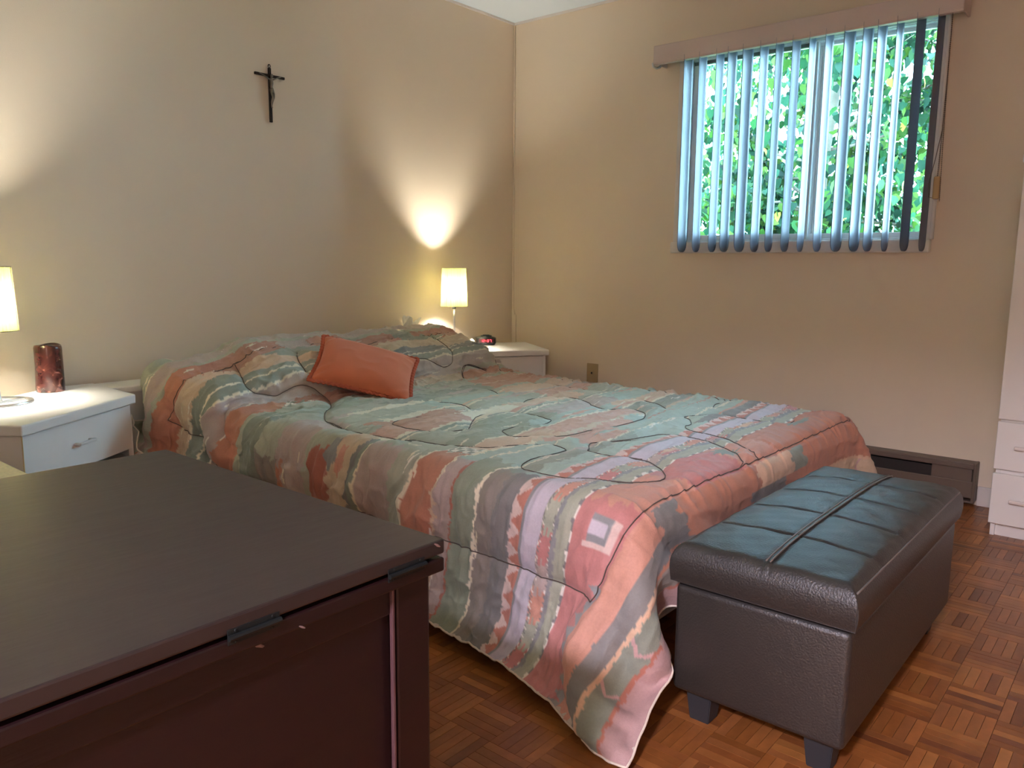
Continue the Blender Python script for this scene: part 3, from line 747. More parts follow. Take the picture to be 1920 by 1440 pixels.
def colliders():
    B=[rbox(((MATX[0]+MATX[1])/2,(MATY[0]+MATY[1])/2,TOP-.16),((MATX[1]-MATX[0])/2,(MATY[1]-MATY[0])/2,.16),.055)]
    B+= [rbox((-1.83,-.40,.52),(.31,.25,.105),.10,0.03,.30), rbox((-1.17,-.39,.518),(.34,.25,.102),.10,-.03,.28), rbox((-2.17,-.40,.49),(.22,.23,.07),.068,.0,.22)]
    B+= [rbox((-1.865,-2.625,.22),(.46,.20,.205),.03)]           # ottoman
    B+= [rbox((-1.5,-.09,.27),(1.0,.085,.27),.01)]  # headboard shelf
    B+= [rbox((-2.907,-.395,.27),(.285,.20,.265),.01,np.radians(34.)), rbox((-.444,-.23,.27),(.275,.20,.265),.01,np.radians(-32.))]
    B+= [rbox((-.688,-.163,.66),(.018,.018,.13),.008), rbox((-.688,-.163,.552),(.108,.108,.014),.01), rbox((-.968,-.10,.575),(.066,.06,.045),.01)]
    return B
def profile():
    ys=np.linspace(MATY[0]-OVF-.4,-.03,5000)
    zz=np.full_like(ys,TOP+.03)
    zz=zz+.25*np.clip(np.sin(np.clip((ys+.85)/.95,0,1)*np.pi),0,1)**1.3
    s=np.concatenate([[0],np.cumsum(np.hypot(np.diff(ys),np.diff(zz)))])
    return ys,zz,s
def init(na,nb):
    ys,zz,s=profile(); s0=np.interp(MATY[0]-.03,ys,s)
    b=np.arange(nb)*LQ/(nb-1)-OVF
    y=np.interp(s0+b,s,ys); z=np.interp(s0+b,s,zz)
    return b,y,z
def upsample(X,na,nb):
    oa,ob,_=X.shape
    fa=np.linspace(0,oa-1,na); fb=np.linspace(0,ob-1,nb)
    def cub(A,f):
        n=A.shape[0]; i=np.clip(f.astype(int),0,n-2); t=(f-i).reshape(-1,*([1]*(A.ndim-1)))
        p0=A[np.clip(i-1,0,n-1)];p1=A[i];p2=A[i+1];p3=A[np.clip(i+2,0,n-1)]
        p0=np.where((i==0).reshape(t.shape),2*p1-p2,p0); p3=np.where((i==n-2).reshape(t.shape),2*p2-p1,p3)
        return p1+.5*t*(p2-p0+t*(2*p0-5*p1+4*p2-p3+t*(3*(p1-p2)+p3-p0)))
    X=cub(X,fa); return cub(X.transpose(1,0,2),fb).transpose(1,0,2).copy()
def relax(X,steps,iters,B,ott=None,guide=None,g=2.,bend=(.35,.25),mu=.45,log=False,margin=.014,dt=1/40.):
    na,nb,_=X.shape; ha=WQ/(na-1);hb=LQ/(nb-1); V=np.zeros_like(X)
    def con(A,Bv,L,k):
        d=Bv-A; l=np.sqrt((d*d).sum(-1,keepdims=True))+1e-9
        c=d*((l-L)/l*(.5*k)); A+=c; Bv-=c
    def con_min(A,Bv,L,k):
        d=Bv-A; l=np.sqrt((d*d).sum(-1,keepdims=True))+1e-9
        c=d*(np.minimum(l-L,0)/l*(.5*k)); A+=c; Bv-=c
    hd=np.hypot(ha,hb)
    for st in range(steps):
        if ott is not None:
            B[-1]=ott(st/steps)
        V[...,2]-=g*dt; V*=.94
        Pn=X+V*dt
        for it in range(iters):
            for o in (0,1):
                n=(na-o)//2; con(Pn[o:o+2*n:2],Pn[o+1:o+2*n:2],ha,1.)
                n=(nb-o)//2; con(Pn[:,o:o+2*n:2],Pn[:,o+1:o+2*n:2],hb,1.)
            for o in (0,1):
                n=(na-o)//2
                con(Pn[o:o+2*n:2,:-1],Pn[o+1:o+2*n:2,1:],hd,.3)
                con(Pn[o:o+2*n:2,1:],Pn[o+1:o+2*n:2,:-1],hd,.3)
            for kk,ks in ((2,bend[0]),(4,bend[1])):
              if ks<=0: continue
              for o in range(kk):
                A=Pn[o:-kk:2*kk]; C=Pn[o+kk::2*kk][:len(A)]; con_min(A[:len(C)],C,ha*kk*.985,ks)
                A=Pn[o+kk:-kk:2*kk]; C=Pn[o+2*kk::2*kk][:len(A)]; con_min(A[:len(C)],C,ha*kk*.985,ks)
                A=Pn[:,o:-kk:2*kk]; C=Pn[:,o+kk::2*kk]; m=min(A.shape[1],C.shape[1]); con_min(A[:,:m],C[:,:m],hb*kk*.985,ks)
                A=Pn[:,o+kk:-kk:2*kk]; C=Pn[:,o+2*kk::2*kk]; m=min(A.shape[1],C.shape[1]); con_min(A[:,:m],C[:,:m],hb*kk*.985,ks)
            if guide is not None:
                gi,gj,gp=guide; Pn[gi,gj]+=(gp-Pn[gi,gj])*.15
            if it%2==1:
                F=Pn.reshape(-1,3); Xo=X.reshape(-1,3)
                for bx in B:
                    k,c=sdf_push(F,bx,margin)
                    if c is None: continue
                    F[k]+=c
                    ln=np.sqrt((c*c).sum(1,keepdims=True))+1e-9; nrm=c/ln
                    mv=F[k]-Xo[k]; tv=mv-(mv*nrm).sum(1,keepdims=True)*nrm
                    F[k]-=tv*mu
                lo=F[:,2]<.008; F[lo,2]=.008; F[lo,:2]=Xo[lo,:2]+(F[lo,:2]-Xo[lo,:2])*.4
                F[:,1]=np.minimum(F[:,1],-.012)
        V=(Pn-X)/dt; X=Pn
        if log and st%50==0: print(st,np.abs(V).mean())
    return X
def guides(na,nb):
    bs=np.arange(nb)*LQ/(nb-1); as_=np.arange(na)*WQ/(na-1)
    kb=np.where((bs<1.3)|(bs>1.65))[0]; ka=np.where((as_>0)&(as_<.32))[0]
    P=[];I=[];J=[]
    for j in kb:
        b=bs[j]; I.append(0);J.append(j)
        P.append((np.interp(b,[0,.25,.5,.8,1.3,1.7,2.1,2.3,2.53],[-2.57,-2.50,-2.435,-2.40,-2.40,-2.45,-2.53,-2.55,-2.53]),np.interp(b,[0,.25,.5,.8,1.3,1.7,2.1,2.3,2.53],[-2.47,-2.25,-2.0,-1.71,-1.21,-.84,-.52,-.40,-.24]),np.interp(b,[0,.25,.5,.8,1.3,1.7,2.1,2.3,2.53],[.02,.03,.03,.035,.05,.09,.20,.31,.45])))
    for i in ka:
        a=as_[i]; I.append(i);J.append(0)
        P.append((np.interp(a,[0,.15,.3],[-2.57,-2.43,-2.30]),np.interp(a,[0,.15,.3],[-2.47,-2.455,-2.425]),np.interp(a,[0,.15,.3],[.02,.085,.15])))
    for j in range(0,5):
        b=bs[j]; I.append(na-1);J.append(j);P.append((-.615-.03*j/5,-2.425+b*.9,.17+.02*j/5))
    I.append(np.argmin(abs(as_-.26)));J.append(np.argmin(abs(bs-2.27)));P.append((-2.47,-.40,.455))
    return np.array(I),np.array(J),np.array(P)
def simulate(log=False):
    na,nb=43,51
    b,y,z=init(na,nb)
    X=np.zeros((na,nb,3)); a=np.arange(na)*WQ/(na-1)
    X[:,:,0]=(MATX[0]-OVL+a)[:,None]-.05*np.clip((b-1.3)/1.1,0,1)[None]; X[:,:,1]=y[None]; X[:,:,2]=z[None]+.01
    X[:,:,2]+=np.random.RandomState(3).rand(na,nb)*.004
    B=colliders(); oi=OTT_I; O=B.pop(oi); 
    def ott(t):
        y=O['c'][1]-.5*(1-min(1,t*1.6)); return rbox((O['c'][0],y,O['c'][2]),O['h']+O['r'],O['r'])
    X=relax(X,160,12,B,guide=guides(na,nb),log=log,bend=(.3,0))
    X=relax(X,140,12,B+[O],ott=ott,guide=guides(na,nb),log=log,bend=(.3,0))
    B=B+[O]
    X=upsample(X,86,102)
    X=relax(X,70,10,B,guide=guides(86,102),log=log)
    return X
OTT_I=4

STITCH = [[(0.82,1.12),(0.97,1.23),(1.05,1.25),(1.11,1.21),(1.15,1.15),(1.15,1.09),(1.13,1.04),(1.11,1.0),(1.02,0.98),(0.96,1.02),(0.88,1.02),(0.85,0.99),(0.83,0.94),(0.87,0.89),(0.95,0.82),(1.08,0.81),(1.19,0.78),(1.33,0.78),(1.38,0.79),(1.45,0.83),(1.48,0.88),(1.46,0.95),(1.42,0.98),(1.46,1.07),(1.49,1.1),(1.54,1.19),(1.53,1.24),(1.42,1.33),(1.32,1.3)],[(0.57,1.15),(0.59,1.11),(0.6,1.03),(0.63,0.96),(0.66,0.9),(0.69,0.88),(0.75,0.85),(0.81,0.79),(0.82,0.76),(0.8,0.71),(0.78,0.7),(0.71,0.7),(0.66,0.71),(0.61,0.7),(0.57,0.68),(0.55,0.65),(0.55,0.6),(0.56,0.52),(0.59,0.48),(0.61,0.43),(0.63,0.37)],[(1.08,1.57),(1.13,1.52),(1.13,1.44),(1.09,1.37),(1.07,1.34)],[(1.47,1.63),(1.47,1.59),(1.42,1.51)],[(1.71,1.66),(1.75,1.59),(1.77,1.5),(1.76,1.34),(1.74,1.25),(1.76,1.2)],[(1.61,1.88),(1.64,1.94),(1.68,1.96),(1.76,1.93),(1.8,1.92)],[(0.85,0.66),(0.83,0.65),(0.82,0.61),(0.83,0.55),(0.85,0.48)],[(0.85,0.66),(0.92,0.7),(0.98,0.66),(1.03,0.63)],[(0.97,0.67),(1.04,0.64),(1.12,0.62),(1.17,0.6),(1.19,0.53),(1.17,0.44),(1.11,0.35),(1.04,0.28),(0.99,0.25),(0.96,0.23),(0.93,0.22)],[(0.82,0.57),(0.83,0.53),(0.84,0.46),(0.8,0.4),(0.76,0.36),(0.71,0.33),(0.67,0.34),(0.62,0.39),(0.61,0.42)],[(1.56,0.66),(1.49,0.69),(1.45,0.65),(1.38,0.61),(1.34,0.61),(1.29,0.57),(1.27,0.49),(1.24,0.41),(1.18,0.34),(1.12,0.27),(1.13,0.25)],[(1.56,0.66),(1.61,0.62),(1.6,0.53),(1.59,0.47),(1.59,0.41),(1.61,0.37),(1.67,0.37)],[(1.71,0.69),(1.8,0.72),(1.85,0.7)],[(1.69,0.99),(1.66,0.9),(1.58,0.81)],[(0.7,2.31),(0.67,2.3),(0.64,2.27),(0.61,2.19),(0.55,2.06),(0.56,2.02),(0.6,2.0),(0.64,1.98),(0.67,1.98),(0.71,1.98),(0.72,1.98),(0.77,1.97),(0.81,1.94),(0.83,1.89),(0.79,1.82),(0.75,1.77),(0.7,1.73),(0.65,1.67),(0.59,1.58),(0.58,1.52),(0.56,1.45)],[(0.89,2.21),(0.85,2.15),(0.82,2.08),(0.8,2.03)],[(0.59,1.58),(0.56,1.47),(0.55,1.39),(0.55,1.3),(0.56,1.23),(0.56,1.15),(0.57,1.12)],[(0.87,1.39),(0.76,1.4),(0.71,1.37),(0.7,1.33),(0.7,1.26),(0.71,1.19),(0.74,1.15),(0.79,1.12)],[(1.7,2.3),(1.72,2.27),(1.71,2.17),(1.66,2.06),(1.62,2.01),(1.59,1.98),(1.54,1.97),(1.5,1.99),(1.46,2.03),(1.41,2.04),(1.35,2.06)],[(1.61,1.88),(1.64,1.93),(1.68,1.96),(1.73,1.95),(1.79,1.91)]]

X0 = simulate()
UPF = 6
NA, NB = (X0.shape[0]-1)*UPF+1, (X0.shape[1]-1)*UPF+1
Q0 = upsample(X0, NA, NB)
A1 = np.linspace(0, WQ, NA); B1 = np.linspace(0, LQ, NB)
AA, BB = np.meshgrid(A1, B1, indexing='ij')
da, db = WQ/(NA-1), LQ/(NB-1)
def smooth_line(pl, step=.004):
    p = np.array(pl, float); out = []
    for i in range(len(p)-1):
        p0, p1, p2, p3 = p[max(i-1, 0)], p[i], p[i+1], p[min(i+2, len(p)-1)]
        n = max(2, int(np.hypot(*(p2-p1))/step)); t = np.linspace(0, 1, n, endpoint=False)[:, None]
        out.append(p1+.5*t*(p2-p0+t*(2*p0-5*p1+4*p2-p3+t*(3*(p1-p2)+p3-p0))))
    out.append(p[-1:]); return np.concatenate(out)
FL = .26
RECT = [[(FL, FL), (WQ-FL, FL)], [(FL, FL), (FL, LQ-FL)], [(WQ-FL, FL), (WQ-FL, LQ-FL)], [(FL, LQ-FL), (WQ-FL, LQ-FL)]]
lines = [smooth_line([(min(max(a, FL), WQ-FL), min(max(b, FL), LQ-FL)) for a, b in pl]) for pl in STITCH]+[smooth_line(pl) for pl in RECT]
def dist_field(lns, rmax=.075):
    D = np.full((NA, NB), rmax); ra, rb = int(rmax/da)+1, int(rmax/db)+1
    for ln in lns:
        for a, b in ln:
            i, j = int(round(a/da)), int(round(b/db))
            i0, i1, j0, j1 = max(0, i-ra), min(NA, i+ra+1), max(0, j-rb), min(NB, j+rb+1)
            if i0 >= i1 or j0 >= j1: continue
            d = np.sqrt((A1[i0:i1, None]-a)**2+(B1[None, j0:j1]-b)**2)
            np.minimum(D[i0:i1, j0:j1], d, out=D[i0:i1, j0:j1])
    return D
D = dist_field(lines); DR = dist_field([smooth_line(pl) for pl in RECT], .12)
rng = np.random.RandomState(12)
def vnoise(u, v, seed):
    r = np.random.RandomState(seed); G = r.rand(64, 64); iu = np.floor(u).astype(int); iv = np.floor(v).astype(int); fu, fv = u-iu, v-iv
    fu = fu*fu*(3-2*fu); fv = fv*fv*(3-2*fv); g = lambda i, j: G[i % 64, j % 64]
    return (g(iu, iv)*(1-fu)+g(iu+1, iv)*fu)*(1-fv)+(g(iu, iv+1)*(1-fu)+g(iu+1, iv+1)*fu)*fv
def ridge(u, v, seed): return 1-np.abs(2*vnoise(u, v, seed)-1)
# displacement along the surface normal
Nrm = np.cross(np.gradient(Q0, axis=0).reshape(-1, 3), np.gradient(Q0, axis=1).reshape(-1, 3)); Nrm /= np.linalg.norm(Nrm, axis=1, keepdims=True)+1e-12
Nrm = Nrm.reshape(NA, NB, 3)
inside = ((AA > FL) & (AA < WQ-FL) & (BB > FL) & (BB < LQ-FL)).astype(float)
puff = (.0115*inside+.002)*(1-np.exp(-D/.060))
groove = -.0006*np.exp(-(D/.007)**2)
wa, wb = AA+.05*vnoise(AA*4, BB*4, 1), BB+.06*vnoise(AA*3+9, BB*3, 2)
wr = .0045*ridge(wa*4, wb*18, 3)**3+.0035*ridge(wa*8+wb*5, wb*30, 4)**3+.0022*ridge(wa*22, wb*44-wa*9, 5)**2+.0030*ridge(wa*11-wb*9, wb*17+wa*8, 8)**3
# gathers run square to the edge stitching
gath = np.exp(-DR/.045)
near_side = np.minimum(np.abs(AA-FL), np.abs(AA-(WQ-FL))) < np.minimum(np.abs(BB-FL), np.abs(BB-(LQ-FL)))
along = np.where(near_side, BB, AA)
gw = .0050*gath*(ridge(along*30+1.5*vnoise(AA*9, BB*9, 6), DR*6, 7)**2-.4)
flat = np.clip(1-.55*np.exp(-(((AA-.33)/.30)**2+((BB-.42)/.30)**2)), .3, 1)      # the near foot corner lies smoother
topz = np.clip((AA-.38)/.15, 0, 1)*np.clip((WQ-.25-AA)/.15, 0, 1)*np.clip((1.85-BB)/.2, 0, 1)
foot = np.clip((BB-.02)/.30, .25, 1)
disp = puff+groove+(wr*(2.7-1.45*topz)*foot*(1-.95*np.exp(-D/.020))+gw*2.4*np.clip(BB/.2, .3, 1))*flat
Q = Q0+Nrm*disp[..., None]
Q[..., 2] = np.maximum(Q[..., 2], .004)

# --- the print: bands across the bed, with jagged joins
C_ = {'mauve': (188, 165, 160), 'pinkm': (186, 140, 142), 'sage': (172, 178, 156), 'dsage': (140, 152, 138), 'green': (146, 160, 136), 'taupe': (150, 139, 130), 'btaupe': (134, 132, 132),
      'rust': (206, 124, 88), 'drust': (194, 106, 80), 'peach': (226, 180, 142), 'tan': (214, 184, 148), 'rose': (210, 122, 120), 'salmon': (218, 144, 118), 'lav': (198, 188, 208), 'cream': (236, 224, 194),
      'dash': (234, 228, 220), 'dark': (134, 130, 132), 'gblue': (146, 148, 154), 'white': (238, 230, 220), 'teal': (160, 190, 178), 'triw': (222, 190, 184), 'trir': (208, 120, 96)}
C_ = {k: np.array(srgb(*v)) for k, v in C_.items()}
# (from b, to b, jag, [(colour, up to a), ...]); b counts metres from the foot hem, a from the left hem
BANDS = [(0, .066, .004, [('pinkm', .5), ('tan', 1.1), ('pinkm', 9)]), (.066, .076, .006, [('drust', .3), ('mauve', .45), ('drust', 9)]), (.076, .132, .003, [('dsage', .35), ('taupe', .7), ('dsage', 1.3), ('tan', 9)]),
  (.132, .142, .004, [('peach', .4), ('rust', .8), ('peach', 9)]), (.142, .186, .003, [('btaupe', .62), ('rust', 1.0), ('btaupe', 1.25), ('rust', 9)]), (.186, .252, .003, [('salmon', .5), ('btaupe', .60), ('rust', 1.05), ('peach', 1.3), ('dsage', 1.4), ('rust', 9)]),
  (.252, .378, .004, [('rose', .48), ('salmon', .72), ('rose', 1.0), ('salmon', 1.25), ('rust', 9)]), (.379, .384, 0, [('dash', 9)]), (.384, .417, .002, [('sage', 9)]), (.417, .428, .002, [('gblue', 9)]), (.428, .466, .002, [('ikat', 9)]),
  (.466, .516, .001, [('lav', 9)]), (.516, .525, 0, [('gblue', 9)]), (.525, .560, 0, [('tri', 9)]), (.560, .615, .006, [('btaupe', .5), ('teal', 1.4), ('btaupe', 9)]), (.615, .672, .008, [('taupe', .5), ('dsage', 1.1), ('teal', 9)]),
  (.672, .680, .004, [('cream', 9)]), (.680, .765, .006, [('green', .55), ('teal', .9), ('salmon', 1.12), ('teal', 9)]), (.765, .773, .006, [('drust', .5), ('cream', .9), ('rust', 9)]), (.773, .822, .006, [('mauve', .5), ('teal', .85), ('salmon', 1.3), ('teal', 9)]),
  (.822, .838, .012, [('tan', .4), ('cream', .8), ('tan', 9)]), (.838, .932, .008, [('rust', .53), ('chk', .60), ('peach', .95), ('salmon', 1.45), ('dsage', 9)]), (.932, .940, .003, [('cream', 9)]), (.940, 1.02, .006, [('sage', .6), ('green', 1.0), ('teal', 1.5), ('peach', 9)]),
  (1.02, 1.155, .007, [('mauve', .48), ('sage', .8), ('green', 1.2), ('mauve', 1.6), ('teal', 9)]), (1.155, 1.163, .003, [('cream', 9)]), (1.163, 1.180, .004, [('dsage', 9)]), (1.180, 1.200, .004, [('btaupe', .5), ('cream', 1.0), ('sage', 9)]),
  (1.200, 1.305, .010, [('tan', .55), ('salmon', .95), ('cream', 1.2), ('peach', 1.6), ('sage', 9)]), (1.305, 1.402, .014, [('drust', .42), ('sage', .62), ('rust', 1.0), ('sage', 1.5), ('salmon', 9)]), (1.402, 1.430, .006, [('sage', .7), ('cream', 1.2), ('mauve', 9)]),
  (1.430, 1.550, .008, [('mauve', .6), ('sage', 1.0), ('teal', 1.45), ('peach', 9)]), (1.550, 1.592, .010, [('rust', .35), ('mauve', .7), ('cream', 1.1), ('sage', 9)]), (1.592, 1.700, .008, [('taupe', .36), ('sage', .9), ('dsage', 1.5), ('rust', 9)]),
  (1.700, 1.800, .008, [('dsage', .5), ('green', .9), ('sage', 1.5), ('rust', 9)]), (1.800, 1.835, .004, [('sage', 9)]), (1.835, 1.928, .010, [('rust', .60), ('chk', .68), ('drust', 1.1), ('tan', 1.6), ('rust', 9)]), (1.928, 2.02, .008, [('mauve', 9)]),
  (2.02, 2.030, .003, [('cream', 9)]), (2.030, 2.062, .005, [('dsage', 9)]), (2.062, 2.070, .003, [('cream', 9)]), (2.070, 2.118, .006, [('dsage', .9), ('btaupe', 9)]), (2.118, 2.215, .008, [('tan', .45), ('peach', 1.0), ('tan', 9)]),
  (2.215, 2.330, .016, [('rust', .50), ('drust', .85), ('mauve', 1.0), ('drust', 1.5), ('dsage', 1.62), ('drust', 9)]), (2.330, 2.352, .004, [('sage', 9)]), (2.352, 2.42, .006, [('mauve', 9)]), (2.42, 2.60, .006, [('sage', 9)])]
tint = np.zeros((NA, NB, 3))
col_i = np.floor(AA/.011).astype(int); jr = rng.rand(400)-.5
zig = np.abs(((AA/.036) % 1)*2-1)-.5
warp = .010*(vnoise(AA*2.2, BB*2.2, 21)-.5)*np.clip((BB-.65)*4, 0, 1)
for b0, b1, jag, cols in BANDS:
    k = rng.randint(0, 300)
    Bj = BB+warp+jag*(jr[(col_i+k) % 400]*.8+zig*.9+.8*(vnoise(AA*22, BB*6, k)-.5))
    m_ = (Bj >= b0) & (Bj < b1+.03)
    if not m_.any(): continue
    step = np.floor(BB/.012); aj = AA+.030*(jr[(step.astype(int)*7+k) % 400])+.018*(np.abs(((BB/.045) % 1)*2-1)-.5)
    prev = -1.
    for nm, a1 in cols:
        s_ = m_ & (aj >= prev) & (aj < a1); prev = a1
        if nm == 'tri':
            ph = (AA/.050) % 1; h = np.clip((BB-.525)/.035, 0, 1); up = (np.abs(ph*2-1) < 1-h)
            c = np.where(up[..., None], C_['trir'], C_['triw']); tint[s_] = c[s_]
        elif nm == 'ikat':
            seg = np.floor(AA/.075+.4*(jr[(np.floor(BB/.006).astype(int)) % 400])).astype(int) % 4
            pal = np.stack([C_['rose'], C_['sage'], C_['salmon'], C_['mauve']]); c = pal[seg]
            tint[s_] = c[s_]
            for e0, e1 in ((.4285, .4318), (.4620, .4655)):
                ee = s_ & (BB+.004*((AA/.014) % 1) >= e0) & (BB+.004*((AA/.014) % 1) < e1)
                fl = ((AA/.030+.25*np.sin(AA*50)) % 1 < .42)
                tint[ee & fl] = C_['dash']; tint[ee & ~fl] = C_['dark']
        elif nm == 'dash':
            fl = ((AA/.046+.05*np.sin(AA*40)) % 1 < .55); c = np.where(fl[..., None], C_['dash'], C_['dark']); tint[s_] = c[s_]
        elif nm == 'chk':
            fl = ((np.floor(AA/.020)+np.floor(BB/.020)) % 2 == 0); c = np.where(fl[..., None], C_['white'], C_['dsage']); tint[s_] = c[s_]
        else:
            tint[s_] = C_[nm]
def motif(a0, b0, ra, rb, nm, zz=.25, n=7):
    th = np.arctan2((BB-b0)/rb, (AA-a0)/ra); r = np.hypot((AA-a0)/ra, (BB-b0)/rb)
    tint[r < 1-zz*(np.abs(((th*n/(2*math.pi)) % 1)*2-1))] = C_[nm]
def block(a0, a1, b0, b1, nm): tint[(AA > a0) & (AA < a1) & (BB > b0) & (BB < b1)] = C_[nm]
# lavender saw-tooth and arrow block on the rose band, chevrons near the tip, blue-grey flecks on the rust bands
saw = (BB < .252+.034*np.abs(((AA/.036) % 1)*2-1)) & (BB > .250) & (AA < .30); tint[saw] = C_['gblue']*1.15
block(.385, .44, .285, .335, 'gblue'); block(.37, .385, .27, .345, 'triw'); block(.37, .44, .27, .285, 'triw'); block(.40, .425, .295, .335, 'lav')
for a0 in (.245, .12, 1.2, 1.9):
    ch = (np.abs(BB-.104) < .026) & (np.abs((AA-a0)-.9*np.abs(BB-.104)) < .006); tint[ch] = C_['pinkm']*1.25
motif(.42, 1.30, .05, .035, 'gblue', .35, 5); motif(.40, 1.25, .05, .02, 'salmon', .3, 5); motif(1.62, .34, .10, .026, 'dsage', .4, 9); motif(1.05, .33, .08, .03, 'dsage', .4, 9)
motif(.95, .45, .05, .012, 'peach', .3, 5); motif(1.45, .45, .06, .012, 'peach', .3, 5); motif(1.66, 2.24, .14, .05, 'dsage', .4, 11); motif(1.2, 2.27, .06, .03, 'sage', .3, 3)
motif(.88, 2.2, .16, .04, 'dsage', .3, 7); motif(1.9, 1.35, .10, .03, 'rust', .3, 7); motif(1.3, 1.62, .1, .03, 'mauve', .4, 7)
# white strokes along the bands: part print, part crease highlights painted in
for k in range(150):
    a0, b0 = rng.uniform(.05, WQ-.1), rng.uniform(.58, LQ-.05); L_, s_ = rng.uniform(.03, .13), rng.uniform(-.10, .10)
    t = (AA-a0); mm = (t > 0) & (t < L_) & (np.abs(BB-b0-s_*t-.004*np.sin(t*60+k)) < .0032*np.sin(np.clip(t/L_, 0, 1)*math.pi)); tint[mm] = C_['cream'] if k % 3 else C_['white']
for k in range(34):      # broad loose dabs of the other colours
    a0, b0 = rng.uniform(.6, WQ-.1), rng.uniform(.6, 1.95); nm = rng.choice(['salmon', 'sage', 'cream', 'teal', 'mauve', 'peach'])
    motif(a0, b0, rng.uniform(.08, .26), rng.uniform(.006, .014), nm, .4, int(rng.randint(5, 11)))
fade = .30*(np.clip((AA-.42)/.2, 0, 1)*np.clip((BB-.56)/.1, 0, 1))[..., None]; tint = tint*(1-fade)+C_['sage']*fade      # the print is washed out over the middle of the bed
gm = tint.mean(-1, keepdims=True); tint = (gm+(tint-gm)*.68)*np.array([1.10, 1.085, 1.03])
tint *= (.95+.10*vnoise(AA*60, BB*14, 31))[..., None]

cf = empty('comforter', (-1.565, -1.30, .45), 0, 'quilted comforter with pastel southwestern bands spread over the bed', 'comforter')
F_ = under(cf)
F_(grid_mesh('top_cover', Q, M['quilt'], attr=tint))
lo_ = Q[::UPF, ::UPF]-Nrm[::UPF, ::UPF]*.009
lo_[0], lo_[-1], lo_[:, 0], lo_[:, -1] = Q[::UPF, ::UPF][0], Q[::UPF, ::UPF][-1], Q[::UPF, ::UPF][:, 0], Q[::UPF, ::UPF][:, -1]
lo_[..., 2] = np.maximum(lo_[..., 2], .002)
F_(grid_mesh('lining', lo_[:, ::-1].copy(), M['lining']))
rim = np.concatenate([Q[::3, 0], Q[-1, ::3], Q[::-3, -1], Q[0, ::-3]])
keep = np.concatenate([[True], np.linalg.norm(np.diff(rim, axis=0), axis=1) > 1e-4]); rim = rim[keep]
F_(tube('piping', [tuple(p) for p in rim], .0028, M['piping'], n=6, closed=True))
bm = bmesh.new()
for ln in lines:
    fa, fb = np.clip(ln[:, 0]/da, 0, NA-1.001), np.clip(ln[:, 1]/db, 0, NB-1.001); i, j = fa.astype(int), fb.astype(int); u, v = (fa-i)[:, None], (fb-j)[:, None]
    P = (Q[i, j]*(1-u)+Q[i+1, j]*u)*(1-v)+(Q[i, j+1]*(1-u)+Q[i+1, j+1]*u)*v; n_ = Nrm[i, j]
    tube_bm(bm, [tuple(p) for p in P+n_*.0030], .0015, 4, cap=False)
F_(from_bm('quilting_thread', bm, M['thread']))['kind'] = 'stuff'

# ------------------------------------------------------------------ terracotta cushion
cu = empty('throw_cushion', (-1.757, -.703, .545), 0, 'terracotta lumbar cushion with ruffled trim leaning on the comforter', 'cushion')
BLc, BRc, TLc, TRc = [np.array(p) for p in ((-2.016, -.671, .562), (-1.719, -.931, .458), (-1.794, -.475, .707), (-1.497, -.735, .603))]
cen = (BLc+BRc+TLc+TRc)/4; eu = (BRc-BLc)/2; ev = (TLc-BLc)/2; en = np.cross(eu, ev); en /= np.linalg.norm(en)
n, k = 64, 54; U = np.linspace(-1, 1, n); V = np.linspace(-1, 1, k); u, v = np.meshgrid(U, V, indexing='ij')
t = ((1-np.abs(u)**2.4)*(1-np.abs(v)**2.4))**.5
uu = u*(1-.07*(1-v*v)*np.abs(u)); vv = v*(1-.10*(1-u*u)*np.abs(v))
wrk = .004*ridge(u*2.2+3, v*2.5+1, 41)**2*t+.003*np.exp(-((np.abs(u)+np.abs(v)-1.7)/.2)**2)*np.sin(20*(u-v))
def cush(sgn, h): return cen+uu[..., None]*eu*.975+vv[..., None]*ev*.975+(sgn*(h*t+wrk*(sgn > 0)))[..., None]*en
P1, P2 = cush(1, .062), cush(-1, .055)
N = n*k; idx = np.arange(N).reshape(n, k); f = np.stack([idx[:-1, :-1], idx[1:, :-1], idx[1:, 1:], idx[:-1, 1:]], -1).reshape(-1, 4)
G_ = under(cu)
G_(raw_mesh('cover', np.concatenate([P1.reshape(-1, 3), P2.reshape(-1, 3)]), np.concatenate([f, f[:, ::-1]+N]), M['cushion'], smooth=True))
edge = np.concatenate([np.stack([np.linspace(-1, 1, 90), -np.ones(90)], 1), np.stack([np.ones(70), np.linspace(-1, 1, 70)], 1)[1:], np.stack([np.linspace(1, -1, 90), np.ones(90)], 1)[1:], np.stack([-np.ones(70), np.linspace(1, -1, 70)], 1)[1:-1]])
eu_, ev_ = edge[:, 0]*(1-.07*(1-edge[:, 1]**2)), edge[:, 1]*(1-.10*(1-edge[:, 0]**2))
ne = len(edge); ring = np.zeros((ne+1, 9, 3))
for i in range(ne+1):
    i_ = i % ne; base = cen+eu_[i_]*eu*.975+ev_[i_]*ev*.975; o_ = eu_[i_]*eu/np.linalg.norm(eu)*(abs(edge[i_, 0]) > .999)+ev_[i_]*ev/np.linalg.norm(ev)*(abs(edge[i_, 1]) > .999); o_ /= np.linalg.norm(o_)+1e-9
    wv = math.sin(i*2*math.pi*74/ne)
    for j in range(9):
        s = j/8; a = 2*math.pi*s
        ring[i, j] = base+o_*(.006+.0085*math.cos(a))+en*(.0060*math.sin(a)+.0022*wv)+o_*.0012*math.cos(i*2*math.pi*74/ne)
G_(grid_mesh('ruffled_trim', ring, M['cushion_trim']))

